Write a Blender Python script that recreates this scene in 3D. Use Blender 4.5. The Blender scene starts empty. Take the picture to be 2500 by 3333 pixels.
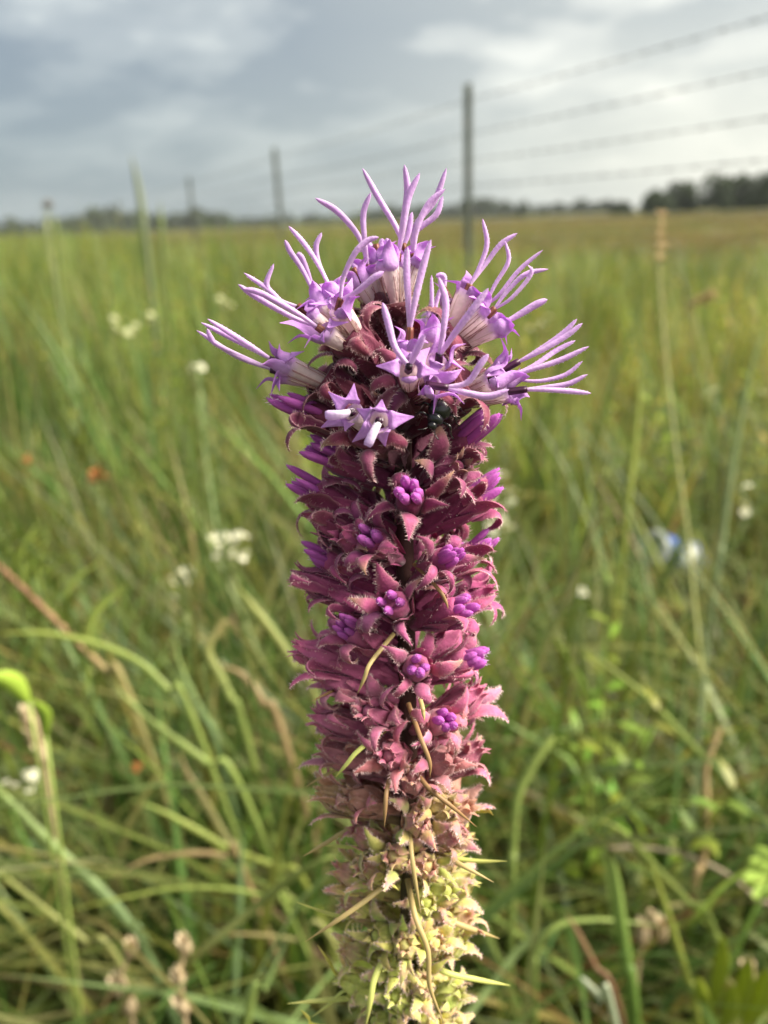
import bpy, math, random
import numpy as np
from mathutils import Vector, Matrix, Euler

rnd = random.Random(11)
SC = bpy.context.scene
COL = SC.collection

# ------------------------------------------------------------------ camera
F = 2500.0                                    # focal length in photo pixels (photo is 2500 x 3333)
CAM = Vector((0, 0, 0.75))
PITCH = math.atan(948 / 2500.0)
ROLL = math.radians(2.3)
_f = Vector((0, math.cos(PITCH), -math.sin(PITCH)))
_u0 = Vector((0, math.sin(PITCH), math.cos(PITCH)))
_r0 = Vector((1, 0, 0))
_R = _r0 * math.cos(ROLL) - _u0 * math.sin(ROLL)
_U = _u0 * math.cos(ROLL) + _r0 * math.sin(ROLL)
cam_d = bpy.data.cameras.new('camera')
cam = bpy.data.objects.new('camera', cam_d); COL.objects.link(cam)
m3 = Matrix((( _R.x, _U.x, -_f.x), (_R.y, _U.y, -_f.y), (_R.z, _U.z, -_f.z)))
cam.matrix_world = Matrix.Translation(CAM) @ m3.to_4x4()
cam_d.sensor_fit = 'HORIZONTAL'; cam_d.sensor_width = 36; cam_d.lens = 36
cam_d.clip_start = 0.005; cam_d.clip_end = 6000
cam_d.dof.use_dof = True
cam_d.dof.focus_distance = 0.130
cam_d.dof.aperture_fstop = 36 / 2.2            # aperture about 2.2 mm across
SC.camera = cam

# ------------------------------------------------------------------ light, sky, exposure
SUN_AZ = math.radians(96)                     # clockwise from +Y (the viewing direction)
SUN_EL = math.radians(46)
sun_dir = Vector((math.sin(SUN_AZ) * math.cos(SUN_EL), math.cos(SUN_AZ) * math.cos(SUN_EL), math.sin(SUN_EL)))
sd = bpy.data.lights.new('sun', 'SUN'); sd.energy = 5.0; sd.angle = math.radians(35); sd.color = (1.0, 0.92, 0.78)
so = bpy.data.objects.new('sun', sd); COL.objects.link(so)
so.rotation_euler = sun_dir.to_track_quat('Z', 'Y').to_euler()
so.location = (30, 20, 40)

W = bpy.data.worlds.new('World'); SC.world = W; W.use_nodes = True
wn = W.node_tree.nodes; wl = W.node_tree.links
wn.clear()
def N(nodes, t, **kw):
    n = nodes.new(t)
    for k, v in kw.items(): setattr(n, k, v)
    return n
def math_node(nodes, links, op, a, b=None, c=None, clamp=False):
    n = nodes.new('ShaderNodeMath'); n.operation = op; n.use_clamp = clamp
    for i, v in enumerate((a, b, c)):
        if v is None: continue
        if isinstance(v, (int, float)): n.inputs[i].default_value = v
        else: links.new(v, n.inputs[i])
    return n.outputs[0]
def mixc(nodes, links, fac, a, b, blend='MIX'):
    n = nodes.new('ShaderNodeMix'); n.data_type = 'RGBA'; n.blend_type = blend
    for s, v in ((0, fac), (6, a), (7, b)):
        if isinstance(v, (int, float)): n.inputs[s].default_value = v
        elif isinstance(v, tuple): n.inputs[s].default_value = (*v[:3], 1)
        else: links.new(v, n.inputs[s])
    return n.outputs[2]
def ramp(nodes, links, fac, stops, interp='LINEAR'):
    n = nodes.new('ShaderNodeValToRGB'); cr = n.color_ramp; cr.interpolation = interp
    while len(cr.elements) < len(stops): cr.elements.new(0.5)
    for e, (p, c) in zip(cr.elements, stops):
        e.position = p; e.color = (*c[:3], 1) if len(c) >= 3 else (c[0], c[0], c[0], 1)
    links.new(fac, n.inputs[0]); return n.outputs[0]

wo = N(wn, 'ShaderNodeOutputWorld'); bg = N(wn, 'ShaderNodeBackground'); bg.inputs[1].default_value = 0.1
wl.new(bg.outputs[0], wo.inputs[0])
sky = N(wn, 'ShaderNodeTexSky', sky_type='NISHITA', sun_disc=False, sun_elevation=SUN_EL, sun_rotation=SUN_AZ)
sky.air_density = 1.0; sky.dust_density = 2.0
tc = N(wn, 'ShaderNodeTexCoord')
sep = N(wn, 'ShaderNodeSeparateXYZ'); wl.new(tc.outputs['Generated'], sep.inputs[0])
zc = math_node(wn, wl, 'MAXIMUM', sep.outputs[2], 0.0)
zd = math_node(wn, wl, 'ADD', zc, 0.24)
cx = math_node(wn, wl, 'DIVIDE', sep.outputs[0], zd)
cy = math_node(wn, wl, 'DIVIDE', sep.outputs[1], zd)
comb = N(wn, 'ShaderNodeCombineXYZ'); wl.new(cx, comb.inputs[0]); wl.new(cy, comb.inputs[1]); comb.inputs[2].default_value = 0.0
mp = N(wn, 'ShaderNodeMapping'); wl.new(comb.outputs[0], mp.inputs[0])
mp.inputs['Location'].default_value = (11.9, 4.6, 0.0); mp.inputs['Rotation'].default_value = (0, 0, 0.5); mp.inputs['Scale'].default_value = (1.0, 1.15, 1)
n1 = N(wn, 'ShaderNodeTexNoise'); wl.new(mp.outputs[0], n1.inputs[0]); n1.inputs['Scale'].default_value = 1.1; n1.inputs['Detail'].default_value = 5; n1.inputs['Roughness'].default_value = 0.5; n1.inputs['Distortion'].default_value = 0.35
n2 = N(wn, 'ShaderNodeTexNoise'); wl.new(mp.outputs[0], n2.inputs[0]); n2.inputs['Scale'].default_value = 2.6; n2.inputs['Detail'].default_value = 4; n2.inputs['Roughness'].default_value = 0.5
# closeness to the veiled sun
vd = N(wn, 'ShaderNodeVectorMath', operation='DOT_PRODUCT'); wl.new(tc.outputs['Generated'], vd.inputs[0]); vd.inputs[1].default_value = sun_dir
sunness = ramp(wn, wl, math_node(wn, wl, 'MULTIPLY_ADD', vd.outputs['Value'], 0.5, 0.5), [(0.38, (0.0,)), (0.50, (0.20,)), (0.62, (0.85,)), (1.0, (1.0,))])
dens = math_node(wn, wl, 'ADD', math_node(wn, wl, 'MULTIPLY', n1.outputs[0], 0.55), math_node(wn, wl, 'MULTIPLY', n2.outputs[0], 0.45))
gap = ramp(wn, wl, dens, [(0.45, (0.0,)), (0.52, (0.45,)), (0.59, (1.0,))], 'EASE')
grey = mixc(wn, wl, sunness, (1.05, 1.31, 1.56), (2.45, 2.6, 2.5))
bright = mixc(wn, wl, sunness, (2.4, 2.65, 2.7), (4.7, 4.65, 4.2))
cloud = mixc(wn, wl, gap, grey, bright)
# low haze veil evens the clouds out towards the horizon
veil = ramp(wn, wl, zc, [(0.0, (1.0,)), (0.09, (0.75,)), (0.20, (0.0,))])
veilcol = mixc(wn, wl, sunness, (1.28, 1.55, 1.63), (4.4, 4.35, 3.75))
cloud = mixc(wn, wl, math_node(wn, wl, 'MULTIPLY', veil, 0.85), cloud, veilcol)
allsky = mixc(wn, wl, 0.94, sky.outputs[0], cloud)
wl.new(allsky, bg.inputs[0])
SC.view_settings.view_transform = 'Standard'; SC.view_settings.look = 'None'
SC.view_settings.gamma = 1; SC.view_settings.exposure = 1.38
SC.view_settings.use_curve_mapping = False
SC.cycles.use_denoising = True
SC.cycles.max_bounces = 8; SC.cycles.transmission_bounces = 5; SC.cycles.transparent_max_bounces = 6
SC.cycles.sample_clamp_indirect = 6

# ------------------------------------------------------------------ helpers
def ray(px, py): return _R * ((px - 1250) / F) + _U * ((1666.5 - py) / F) + _f
def at(px, py, depth): return CAM + ray(px, py) * depth          # depth along the optical axis
def at_z(px, py, z):
    d = ray(px, py); return CAM + d * ((z - CAM.z) / d.z)
def proj(P):
    d = Vector(P) - CAM; z = d.dot(_f); return 1250 + F * d.dot(_R) / z, 1666.5 - F * d.dot(_U) / z

class MB:
    def __init__(s): s.v = []; s.f = []; s.c = []
    def add(s, vs, fs, cs):
        b = len(s.v); s.v += [tuple(v) for v in vs]; s.f += [tuple(b + i for i in f) for f in fs]
        s.c += list(cs) if isinstance(cs, list) else [cs] * len(vs)
    def mesh(s, name, mat, smooth=True):
        me = bpy.data.meshes.new(name); me.from_pydata(s.v, [], s.f)
        ca = me.color_attributes.new('col', 'FLOAT_COLOR', 'POINT')
        ca.data.foreach_set('color', np.array([(*c[:3], 1.0) for c in s.c], dtype=np.float32).ravel())
        if smooth: me.polygons.foreach_set('use_smooth', [True] * len(me.polygons))
        me.materials.append(mat); me.update(); return me
    def obj(s, name, mat, parent=None, smooth=True, origin=None):
        if origin is not None: s.v = [tuple(Vector(v) - origin) for v in s.v]
        o = bpy.data.objects.new(name, s.mesh(name, mat, smooth)); COL.objects.link(o)
        if parent is not None: o.parent = parent
        return o
def tag(o, label=None, cat=None, group=None, kind=None):
    if label: o['label'] = label
    if cat: o['category'] = cat
    if group: o['group'] = group
    if kind: o['kind'] = kind
    return o
def empty(name, loc):
    o = bpy.data.objects.new(name, None); COL.objects.link(o); o.location = loc; o.empty_display_size = 0.02; return o
def inst(name, me, parent, mat4, color=None):
    o = bpy.data.objects.new(name, me); COL.objects.link(o); o.parent = parent; o.matrix_local = mat4
    if color: o.color = color
    return o
def catmull(pts, n):
    pts = [Vector(p) for p in pts]
    if len(pts) == 2: return [pts[0].lerp(pts[1], i / n) for i in range(n + 1)]
    P = [pts[0] * 2 - pts[1]] + pts + [pts[-1] * 2 - pts[-2]]
    m = len(pts) - 1; out = []
    for i in range(n + 1):
        t = i / n * m; k = min(int(t), m - 1); t -= k
        a, b, c, d = P[k:k + 4]
        out.append(0.5 * ((2 * b) + (c - a) * t + (2 * a - 5 * b + 4 * c - d) * t * t + (3 * b - a - 3 * c + d) * t ** 3))
    return out
def lerp3(a, b, t): return tuple(a[i] + (b[i] - a[i]) * t for i in range(3))
def interp(stops, t):
    if t <= stops[0][0]: return stops[0][1]
    for (a, va), (b, vb) in zip(stops, stops[1:]):
        if t <= b:
            k = (t - a) / (b - a)
            return va + (vb - va) * k if not isinstance(va, tuple) else tuple(x + (y - x) * k for x, y in zip(va, vb))
    return stops[-1][1]
def tube(mb, pts, rad, n=8, flat=1.0, wide=None, col=(1, 1, 1), cap=True):
    """swept tube; rad and col may be functions of t; flat < 1 flattens it across `wide`"""
    m = len(pts); base = len(mb.v); side = None
    for i, p in enumerate(pts):
        t = i / (m - 1)
        T = (pts[min(i + 1, m - 1)] - pts[max(i - 1, 0)]).normalized()
        if side is None:
            side = (wide if wide is not None else T.orthogonal()).copy()
        side = (side - T * side.dot(T))
        if side.length < 1e-9: side = T.orthogonal()
        side.normalize(); nor = T.cross(side)
        r = rad(t) if callable(rad) else rad
        c = col(t) if callable(col) else col
        for j in range(n):
            a = 2 * math.pi * j / n
            mb.v.append(tuple(p + side * (r * math.cos(a)) + nor * (r * flat * math.sin(a)))); mb.c.append(c)
    for i in range(m - 1):
        for j in range(n):
            a = base + i * n + j; b = base + i * n + (j + 1) % n
            mb.f.append((a, b, b + n, a + n))
    if cap:
        mb.f.append(tuple(base + j for j in reversed(range(n)))); mb.f.append(tuple(base + (m - 1) * n + j for j in range(n)))
def ribbon(mb, pts, wide, hw, th, cup=0.0, nu=4, col=None, hairs=0, rr=rnd, hair_len=0.0006):
    """a leaf-like blade with a lens-shaped section; col(t,u)"""
    m = len(pts); base = len(mb.v); k = 2 * (nu + 1); edge = []
    for i, p in enumerate(pts):
        t = i / (m - 1)
        T = (pts[min(i + 1, m - 1)] - pts[max(i - 1, 0)]).normalized()
        w = (wide - T * wide.dot(T)).normalized(); nn = T.cross(w)
        h = hw(t); tk = th * min(1.0, h / (hw(0.35) + 1e-9) + 0.1)
        for s in (1, -1):
            for j in range(nu + 1):
                u = -1 + 2 * j / nu
                mb.v.append(tuple(p + w * (h * u) + nn * (cup * h * (u * u - 0.4) + s * tk * (1 - 0.9 * u * u))))
                mb.c.append(col(t, u))
        edge.append((p, w, nn, T, h))
    for i in range(m - 1):
        a = base + i * k; b = a + k
        for j in range(nu):
            mb.f.append((a + j, a + j + 1, b + j + 1, b + j))
            mb.f.append((a + nu + 1 + j + 1, a + nu + 1 + j, b + nu + 1 + j, b + nu + 1 + j + 1))
        for e in (0, nu):
            q = (a + e, b + e, b + nu + 1 + e, a + nu + 1 + e); mb.f.append(q if e == 0 else q[::-1])
    for _ in range(hairs):
        x = rr.uniform(0.25, 0.99) * (m - 1); i = min(int(x), m - 2); fr = x - i
        p, w, nn, T, h = edge[i]; p2 = edge[i + 1][0]; h2 = edge[i + 1][4]
        s = rr.choice((-1, 1)); P = p.lerp(p2, fr) + w * s * (h + (h2 - h) * fr)
        if rr.random() < 0.5: P = p.lerp(p2, fr) + w * s * (h + (h2 - h) * fr) * rr.random()
        d = (w * s * rr.uniform(0.5, 1) + T * rr.uniform(-0.1, 0.9) + nn * rr.uniform(-0.8, 0.8)).normalized()
        L = hair_len * rr.uniform(0.5, 1.2); q = d.orthogonal().normalized() * 0.00005
        b0 = len(mb.v); mb.v += [tuple(P + q), tuple(P - q), tuple(P + d * L)]; mb.f.append((b0, b0 + 1, b0 + 2)); mb.c += [(1, 1, 1.0)] * 3
def lathe(mb, prof, n, M=None, col=(1, 1, 1), ribs=0, ribamp=0.0):
    """prof: list of (radius, z)"""
    base = len(mb.v); m = len(prof)
    for i, (r, z) in enumerate(prof):
        for j in range(n):
            a = 2 * math.pi * j / n; rr = r * (1 + ribamp * math.cos(ribs * a)) if ribs else r
            v = Vector((rr * math.cos(a), rr * math.sin(a), z)); v = M @ v if M is not None else v
            mb.v.append(tuple(v)); mb.c.append(col(i / (m - 1)) if callable(col) else col)
    for i in range(m - 1):
        for j in range(n):
            a = base + i * n + j; b = base + i * n + (j + 1) % n; mb.f.append((a, b, b + n, a + n))
    mb.f.append(tuple(base + j for j in reversed(range(n)))); mb.f.append(tuple(base + (m - 1) * n + j for j in range(n)))
def frame(loc, d, roll=0.0, up=Vector((0, 0, 1))):
    z = Vector(d).normalized(); x = up.cross(z)
    if x.length < 1e-4: x = Vector((1, 0, 0))
    x.normalize(); y = z.cross(x)
    M = Matrix(((x.x, y.x, z.x, loc[0]), (x.y, y.y, z.y, loc[1]), (x.z, y.z, z.z, loc[2]), (0, 0, 0, 1)))
    return M @ Matrix.Rotation(roll, 4, 'Z')

# ------------------------------------------------------------------ materials
def newmat(name):
    m = bpy.data.materials.new(name); m.use_nodes = True; t = m.node_tree; t.nodes.clear()
    out = t.nodes.new('ShaderNodeOutputMaterial'); return m, t.nodes, t.links, out
def leafy(name, colfun, rough=0.5, trans=0.35, spec=0.3, sheen=0.0, noise=(0, 0), bump=(0, 0), sss=0.0, warm=(1.15, 1.1, 0.7), coords='Object'):
    """thin living tissue: principled surface mixed with a translucent one"""
    m, nd, lk, out = newmat(name)
    c = colfun(nd, lk)
    tcn = nd.new('ShaderNodeTexCoord')
    if noise[0]:
        nz = nd.new('ShaderNodeTexNoise'); nz.inputs['Scale'].default_value = noise[0]; nz.inputs['Detail'].default_value = 3
        lk.new(tcn.outputs[coords], nz.inputs[0])
        v = math_node(nd, lk, 'MULTIPLY_ADD', nz.outputs[0], noise[1] * 2, 1 - noise[1])
        cc = nd.new('ShaderNodeCombineXYZ'); [lk.new(v, cc.inputs[i]) for i in range(3)]
        c = mixc(nd, lk, 1.0, c, cc.outputs[0], 'MULTIPLY')
    p = nd.new('ShaderNodeBsdfPrincipled'); lk.new(c, p.inputs['Base Color'])
    p.inputs['Roughness'].default_value = rough; p.inputs['Specular IOR Level'].default_value = spec
    if sheen: p.inputs['Sheen Weight'].default_value = sheen; p.inputs['Sheen Roughness'].default_value = 0.45; p.inputs['Sheen Tint'].default_value = (1, 0.85, 0.9, 1)
    if sss:
        p.inputs['Subsurface Weight'].default_value = sss; p.inputs['Subsurface Radius'].default_value = (1, 0.5, 0.7); p.inputs['Subsurface Scale'].default_value = 0.0008
    if bump[0]:
        bz = nd.new('ShaderNodeTexNoise'); bz.inputs['Scale'].default_value = bump[0]; bz.inputs['Detail'].default_value = 2; lk.new(tcn.outputs[coords], bz.inputs[0])
        bp = nd.new('ShaderNodeBump'); bp.inputs['Strength'].default_value = bump[1]; bp.inputs['Distance'].default_value = 0.0003
        lk.new(bz.outputs[0], bp.inputs['Height']); lk.new(bp.outputs[0], p.inputs['Normal'])
    if trans:
        tr = nd.new('ShaderNodeBsdfTranslucent'); lk.new(mixc(nd, lk, 1.0, c, warm, 'MULTIPLY'), tr.inputs[0])
        ms = nd.new('ShaderNodeMixShader'); ms.inputs[0].default_value = trans
        lk.new(p.outputs[0], ms.inputs[1]); lk.new(tr.outputs[0], ms.inputs[2]); lk.new(ms.outputs[0], out.inputs[0])
    else: lk.new(p.outputs[0], out.inputs[0])
    return m
def vcol(nd, lk):
    a = nd.new('ShaderNodeAttribute'); a.attribute_name = 'col'; return a.outputs['Color']
def vcol_random(nd, lk):
    c = vcol(nd, lk); oi = nd.new('ShaderNodeObjectInfo')
    h = nd.new('ShaderNodeHueSaturation'); lk.new(c, h.inputs['Color'])
    lk.new(math_node(nd, lk, 'MULTIPLY_ADD', oi.outputs['Random'], 0.05, 0.475), h.inputs['Hue'])
    r2 = math_node(nd, lk, 'FRACT', math_node(nd, lk, 'MULTIPLY', oi.outputs['Random'], 17.31))
    lk.new(math_node(nd, lk, 'MULTIPLY_ADD', r2, 0.6, 0.72), h.inputs['Value']); return h.outputs[0]
def bract_col(nd, lk):
    # col attribute carries (along, across, hair); the object's own colour is the ripeness
    a = nd.new('ShaderNodeAttribute'); a.attribute_name = 'col'; s = nd.new('ShaderNodeSeparateColor'); lk.new(a.outputs['Color'], s.inputs[0])
    oi = nd.new('ShaderNodeObjectInfo')
    k = math_node(nd, lk, 'MULTIPLY', math_node(nd, lk, 'POWER', s.outputs[0], 0.9), oi.outputs['Alpha'], clamp=True)
    tco = nd.new('ShaderNodeTexCoord'); pz = nd.new('ShaderNodeTexNoise'); pz.inputs['Scale'].default_value = 260; pz.inputs['Detail'].default_value = 2; lk.new(tco.outputs['Object'], pz.inputs[0])
    blot = ramp(nd, lk, pz.outputs[0], [(0.42, (0.25,)), (0.56, (1.0,))])
    k = math_node(nd, lk, 'MULTIPLY', math_node(nd, lk, 'MULTIPLY', k, blot), ramp(nd, lk, oi.outputs['Random'], [(0.36, (0.12,)), (0.52, (1.0,))]))
    c = mixc(nd, lk, k, oi.outputs['Color'], (0.56, 0.13, 0.30))
    e = math_node(nd, lk, 'MULTIPLY', math_node(nd, lk, 'POWER', s.outputs[1], 3.5), 0.62)
    c = mixc(nd, lk, e, c, mixc(nd, lk, 0.42, mixc(nd, lk, 1.0, c, (1.9, 1.9, 1.9), 'MULTIPLY'), (0.74, 0.56, 0.50)))
    r3 = math_node(nd, lk, 'FRACT', math_node(nd, lk, 'MULTIPLY', oi.outputs['Random'], 23.7))
    dry = math_node(nd, lk, 'MULTIPLY', ramp(nd, lk, s.outputs[0], [(0.62, (0.0,)), (0.92, (0.8,))]), ramp(nd, lk, r3, [(0.74, (0.0,)), (0.80, (1.0,))]))
    c = mixc(nd, lk, dry, c, (0.42, 0.29, 0.16))
    return mixc(nd, lk, math_node(nd, lk, 'MULTIPLY', s.outputs[2], 0.8), c, (0.82, 0.66, 0.66))
M_GRASS = leafy('grass_blades', vcol_random, rough=0.42, trans=0.45, spec=0.35)
M_LEAF = leafy('leaf_tissue', vcol, rough=0.45, trans=0.30, spec=0.35, noise=(60, 0.18))
M_BRACT = leafy('bract_tissue', bract_col, rough=0.6, trans=0.28, spec=0.25, sheen=0.30, noise=(900, 0.38), bump=(2500, 0.5), warm=(1.25, 0.8, 0.95))
M_PETAL = leafy('petal_tissue', vcol, rough=0.62, trans=0.40, spec=0.15, sheen=0.15, noise=(900, 0.20), bump=(2200, 0.45), warm=(1.05, 0.95, 1.05))
M_STALK = leafy('stalk_tissue', vcol, rough=0.6, trans=0.0, spec=0.25, noise=(300, 0.25), bump=(900, 0.5))
M_DARK = leafy('anther_tissue', vcol, rough=0.4, trans=0.0, spec=0.35)
M_BLACK = leafy('beetle_shell', vcol, rough=0.22, trans=0.0, spec=0.5)
M_CREAM = leafy('small_blossom', vcol, rough=0.7, trans=0.3, spec=0.15)
M_WOODS = leafy('far_foliage', vcol, rough=0.7, trans=0.15, spec=0.1)

# ================================================================== SETTING
# ground: one sheet to the horizon
def ground_material():
    m, nd, lk, out = newmat('meadow_ground')
    tcn = nd.new('ShaderNodeTexCoord'); P = tcn.outputs['Object']
    n = nd.new('ShaderNodeTexNoise'); n.inputs['Scale'].default_value = 0.35; n.inputs['Detail'].default_value = 8; lk.new(P, n.inputs[0])
    f = nd.new('ShaderNodeTexNoise'); f.inputs['Scale'].default_value = 9; f.inputs['Detail'].default_value = 6; lk.new(P, f.inputs[0])
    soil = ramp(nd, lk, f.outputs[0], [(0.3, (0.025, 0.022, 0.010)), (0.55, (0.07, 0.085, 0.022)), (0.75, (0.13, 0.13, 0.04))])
    stretched = nd.new('ShaderNodeMapping'); lk.new(P, stretched.inputs[0]); stretched.inputs['Scale'].default_value = (0.02, 0.09, 1); stretched.inputs['Rotation'].default_value = (0, 0, 0.25)
    g = nd.new('ShaderNodeTexNoise'); g.inputs['Scale'].default_value = 1.0; g.inputs['Detail'].default_value = 6; lk.new(stretched.outputs[0], g.inputs[0])
    hay = ramp(nd, lk, g.outputs[0], [(0.33, (0.055, 0.063, 0.018)), (0.5, (0.09, 0.08, 0.027)), (0.68, (0.118, 0.105, 0.037))])
    hay = mixc(nd, lk, math_node(nd, lk, 'MULTIPLY', n.outputs[0], 0.45), hay, (0.09, 0.10, 0.03))
    s = nd.new('ShaderNodeSeparateXYZ'); lk.new(P, s.inputs[0])
    # metres past the near strip of rough grass, measured away from the viewer
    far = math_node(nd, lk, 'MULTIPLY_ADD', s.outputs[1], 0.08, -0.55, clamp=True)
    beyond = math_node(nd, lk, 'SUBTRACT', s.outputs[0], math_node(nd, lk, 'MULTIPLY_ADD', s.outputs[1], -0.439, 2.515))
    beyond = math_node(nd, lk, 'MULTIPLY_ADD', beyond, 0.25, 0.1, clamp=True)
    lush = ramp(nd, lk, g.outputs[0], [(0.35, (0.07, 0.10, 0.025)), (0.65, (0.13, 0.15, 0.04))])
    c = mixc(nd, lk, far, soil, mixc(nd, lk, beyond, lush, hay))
    p = nd.new('ShaderNodeBsdfPrincipled'); lk.new(c, p.inputs['Base Color']); p.inputs['Roughness'].default_value = 0.95; p.inputs['Specular IOR Level'].default_value = 0.1
    b = nd.new('ShaderNodeBump'); b.inputs['Strength'].default_value = 0.6; b.inputs['Distance'].default_value = 0.05; lk.new(f.outputs[0], b.inputs['Height']); lk.new(b.outputs[0], p.inputs['Normal'])
    lk.new(p.outputs[0], out.inputs[0]); return m
def build_ground():
    mb = MB(); ring = [0, 2, 6, 15, 40, 120, 400, 1200, 3500]; n = 48
    vs = [(0, 0, 0)]; fs = []
    for r in ring[1:]:
        for j in range(n):
            a = 2 * math.pi * j / n; vs.append((r * math.cos(a), r * math.sin(a), 0.0))
    for j in range(n): fs.append((0, 1 + j, 1 + (j + 1) % n))
    for i in range(len(ring) - 2):
        for j in range(n):
            a = 1 + i * n + j; b = 1 + i * n + (j + 1) % n; fs.append((a, a + n, b + n, b))
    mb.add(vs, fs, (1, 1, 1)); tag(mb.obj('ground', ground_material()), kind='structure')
build_ground()

# fence line (posts traced from their tops, 1.40 m tall)
FP = Vector((0.535, 4.51, 0)); FD = Vector((-0.402, 0.9157, 0)).normalized()
POST_S = [-3.7, 0, 3.40, 7.41, 11.6, 15.3, 19.2, 23.2, 27.2, 31.2, 35.2, 39.2, 43.2]
def fence_x(y): return FP.x + (y - FP.y) * FD.x / FD.y

def t_post_mesh():
    mb = MB(); cg = (0.20, 0.23, 0.19); w = 0.023
    def box(x0, x1, y0, y1, z0, z1, c):
        mb.add([(x0, y0, z0), (x1, y0, z0), (x1, y1, z0), (x0, y1, z0), (x0, y0, z1), (x1, y0, z1), (x1, y1, z1), (x0, y1, z1)],
               [(0, 3, 2, 1), (4, 5, 6, 7), (0, 1, 5, 4), (1, 2, 6, 5), (2, 3, 7, 6), (3, 0, 4, 7)], c)
    box(-w, w, 0, 0.005, -0.3, 1.40, cg)                 # flange of the T
    box(-0.003, 0.003, 0.006, 0.034, -0.3, 1.395, cg)    # web of the T
    return mb.mesh('post', M_POST, smooth=False), None
def post_material():
    m, nd, lk, out = newmat('weathered_steel_post')
    tcn = nd.new('ShaderNodeTexCoord'); n = nd.new('ShaderNodeTexNoise'); n.inputs['Scale'].default_value = 14; n.inputs['Detail'].default_value = 5; lk.new(tcn.outputs['Object'], n.inputs[0])
    c = ramp(nd, lk, n.outputs[0], [(0.35, (0.12, 0.14, 0.115)), (0.55, (0.175, 0.195, 0.17)), (0.72, (0.16, 0.125, 0.095))])
    p = nd.new('ShaderNodeBsdfPrincipled'); lk.new(c, p.inputs['Base Color']); p.inputs['Roughness'].default_value = 0.65; p.inputs['Metallic'].default_value = 0.1
    lk.new(p.outputs[0], out.inputs[0]); return m
M_POST = post_material()
def wire_material():
    m, nd, lk, out = newmat('galvanised_wire'); p = nd.new('ShaderNodeBsdfPrincipled')
    p.inputs['Base Color'].default_value = (0.11, 0.115, 0.11, 1); p.inputs['Metallic'].default_value = 0.3; p.inputs['Roughness'].default_value = 0.55
    lk.new(p.outputs[0], out.inputs[0]); return m
M_WIRE = wire_material()
WIRE_Z = []
for wy in (324, 437, 523, 606):
    d = ray(1531, wy); WIRE_Z.append((CAM + d * (FP.y / d.y)).z)
WIRE_Z.append(WIRE_Z[-1] - 0.17)
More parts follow.
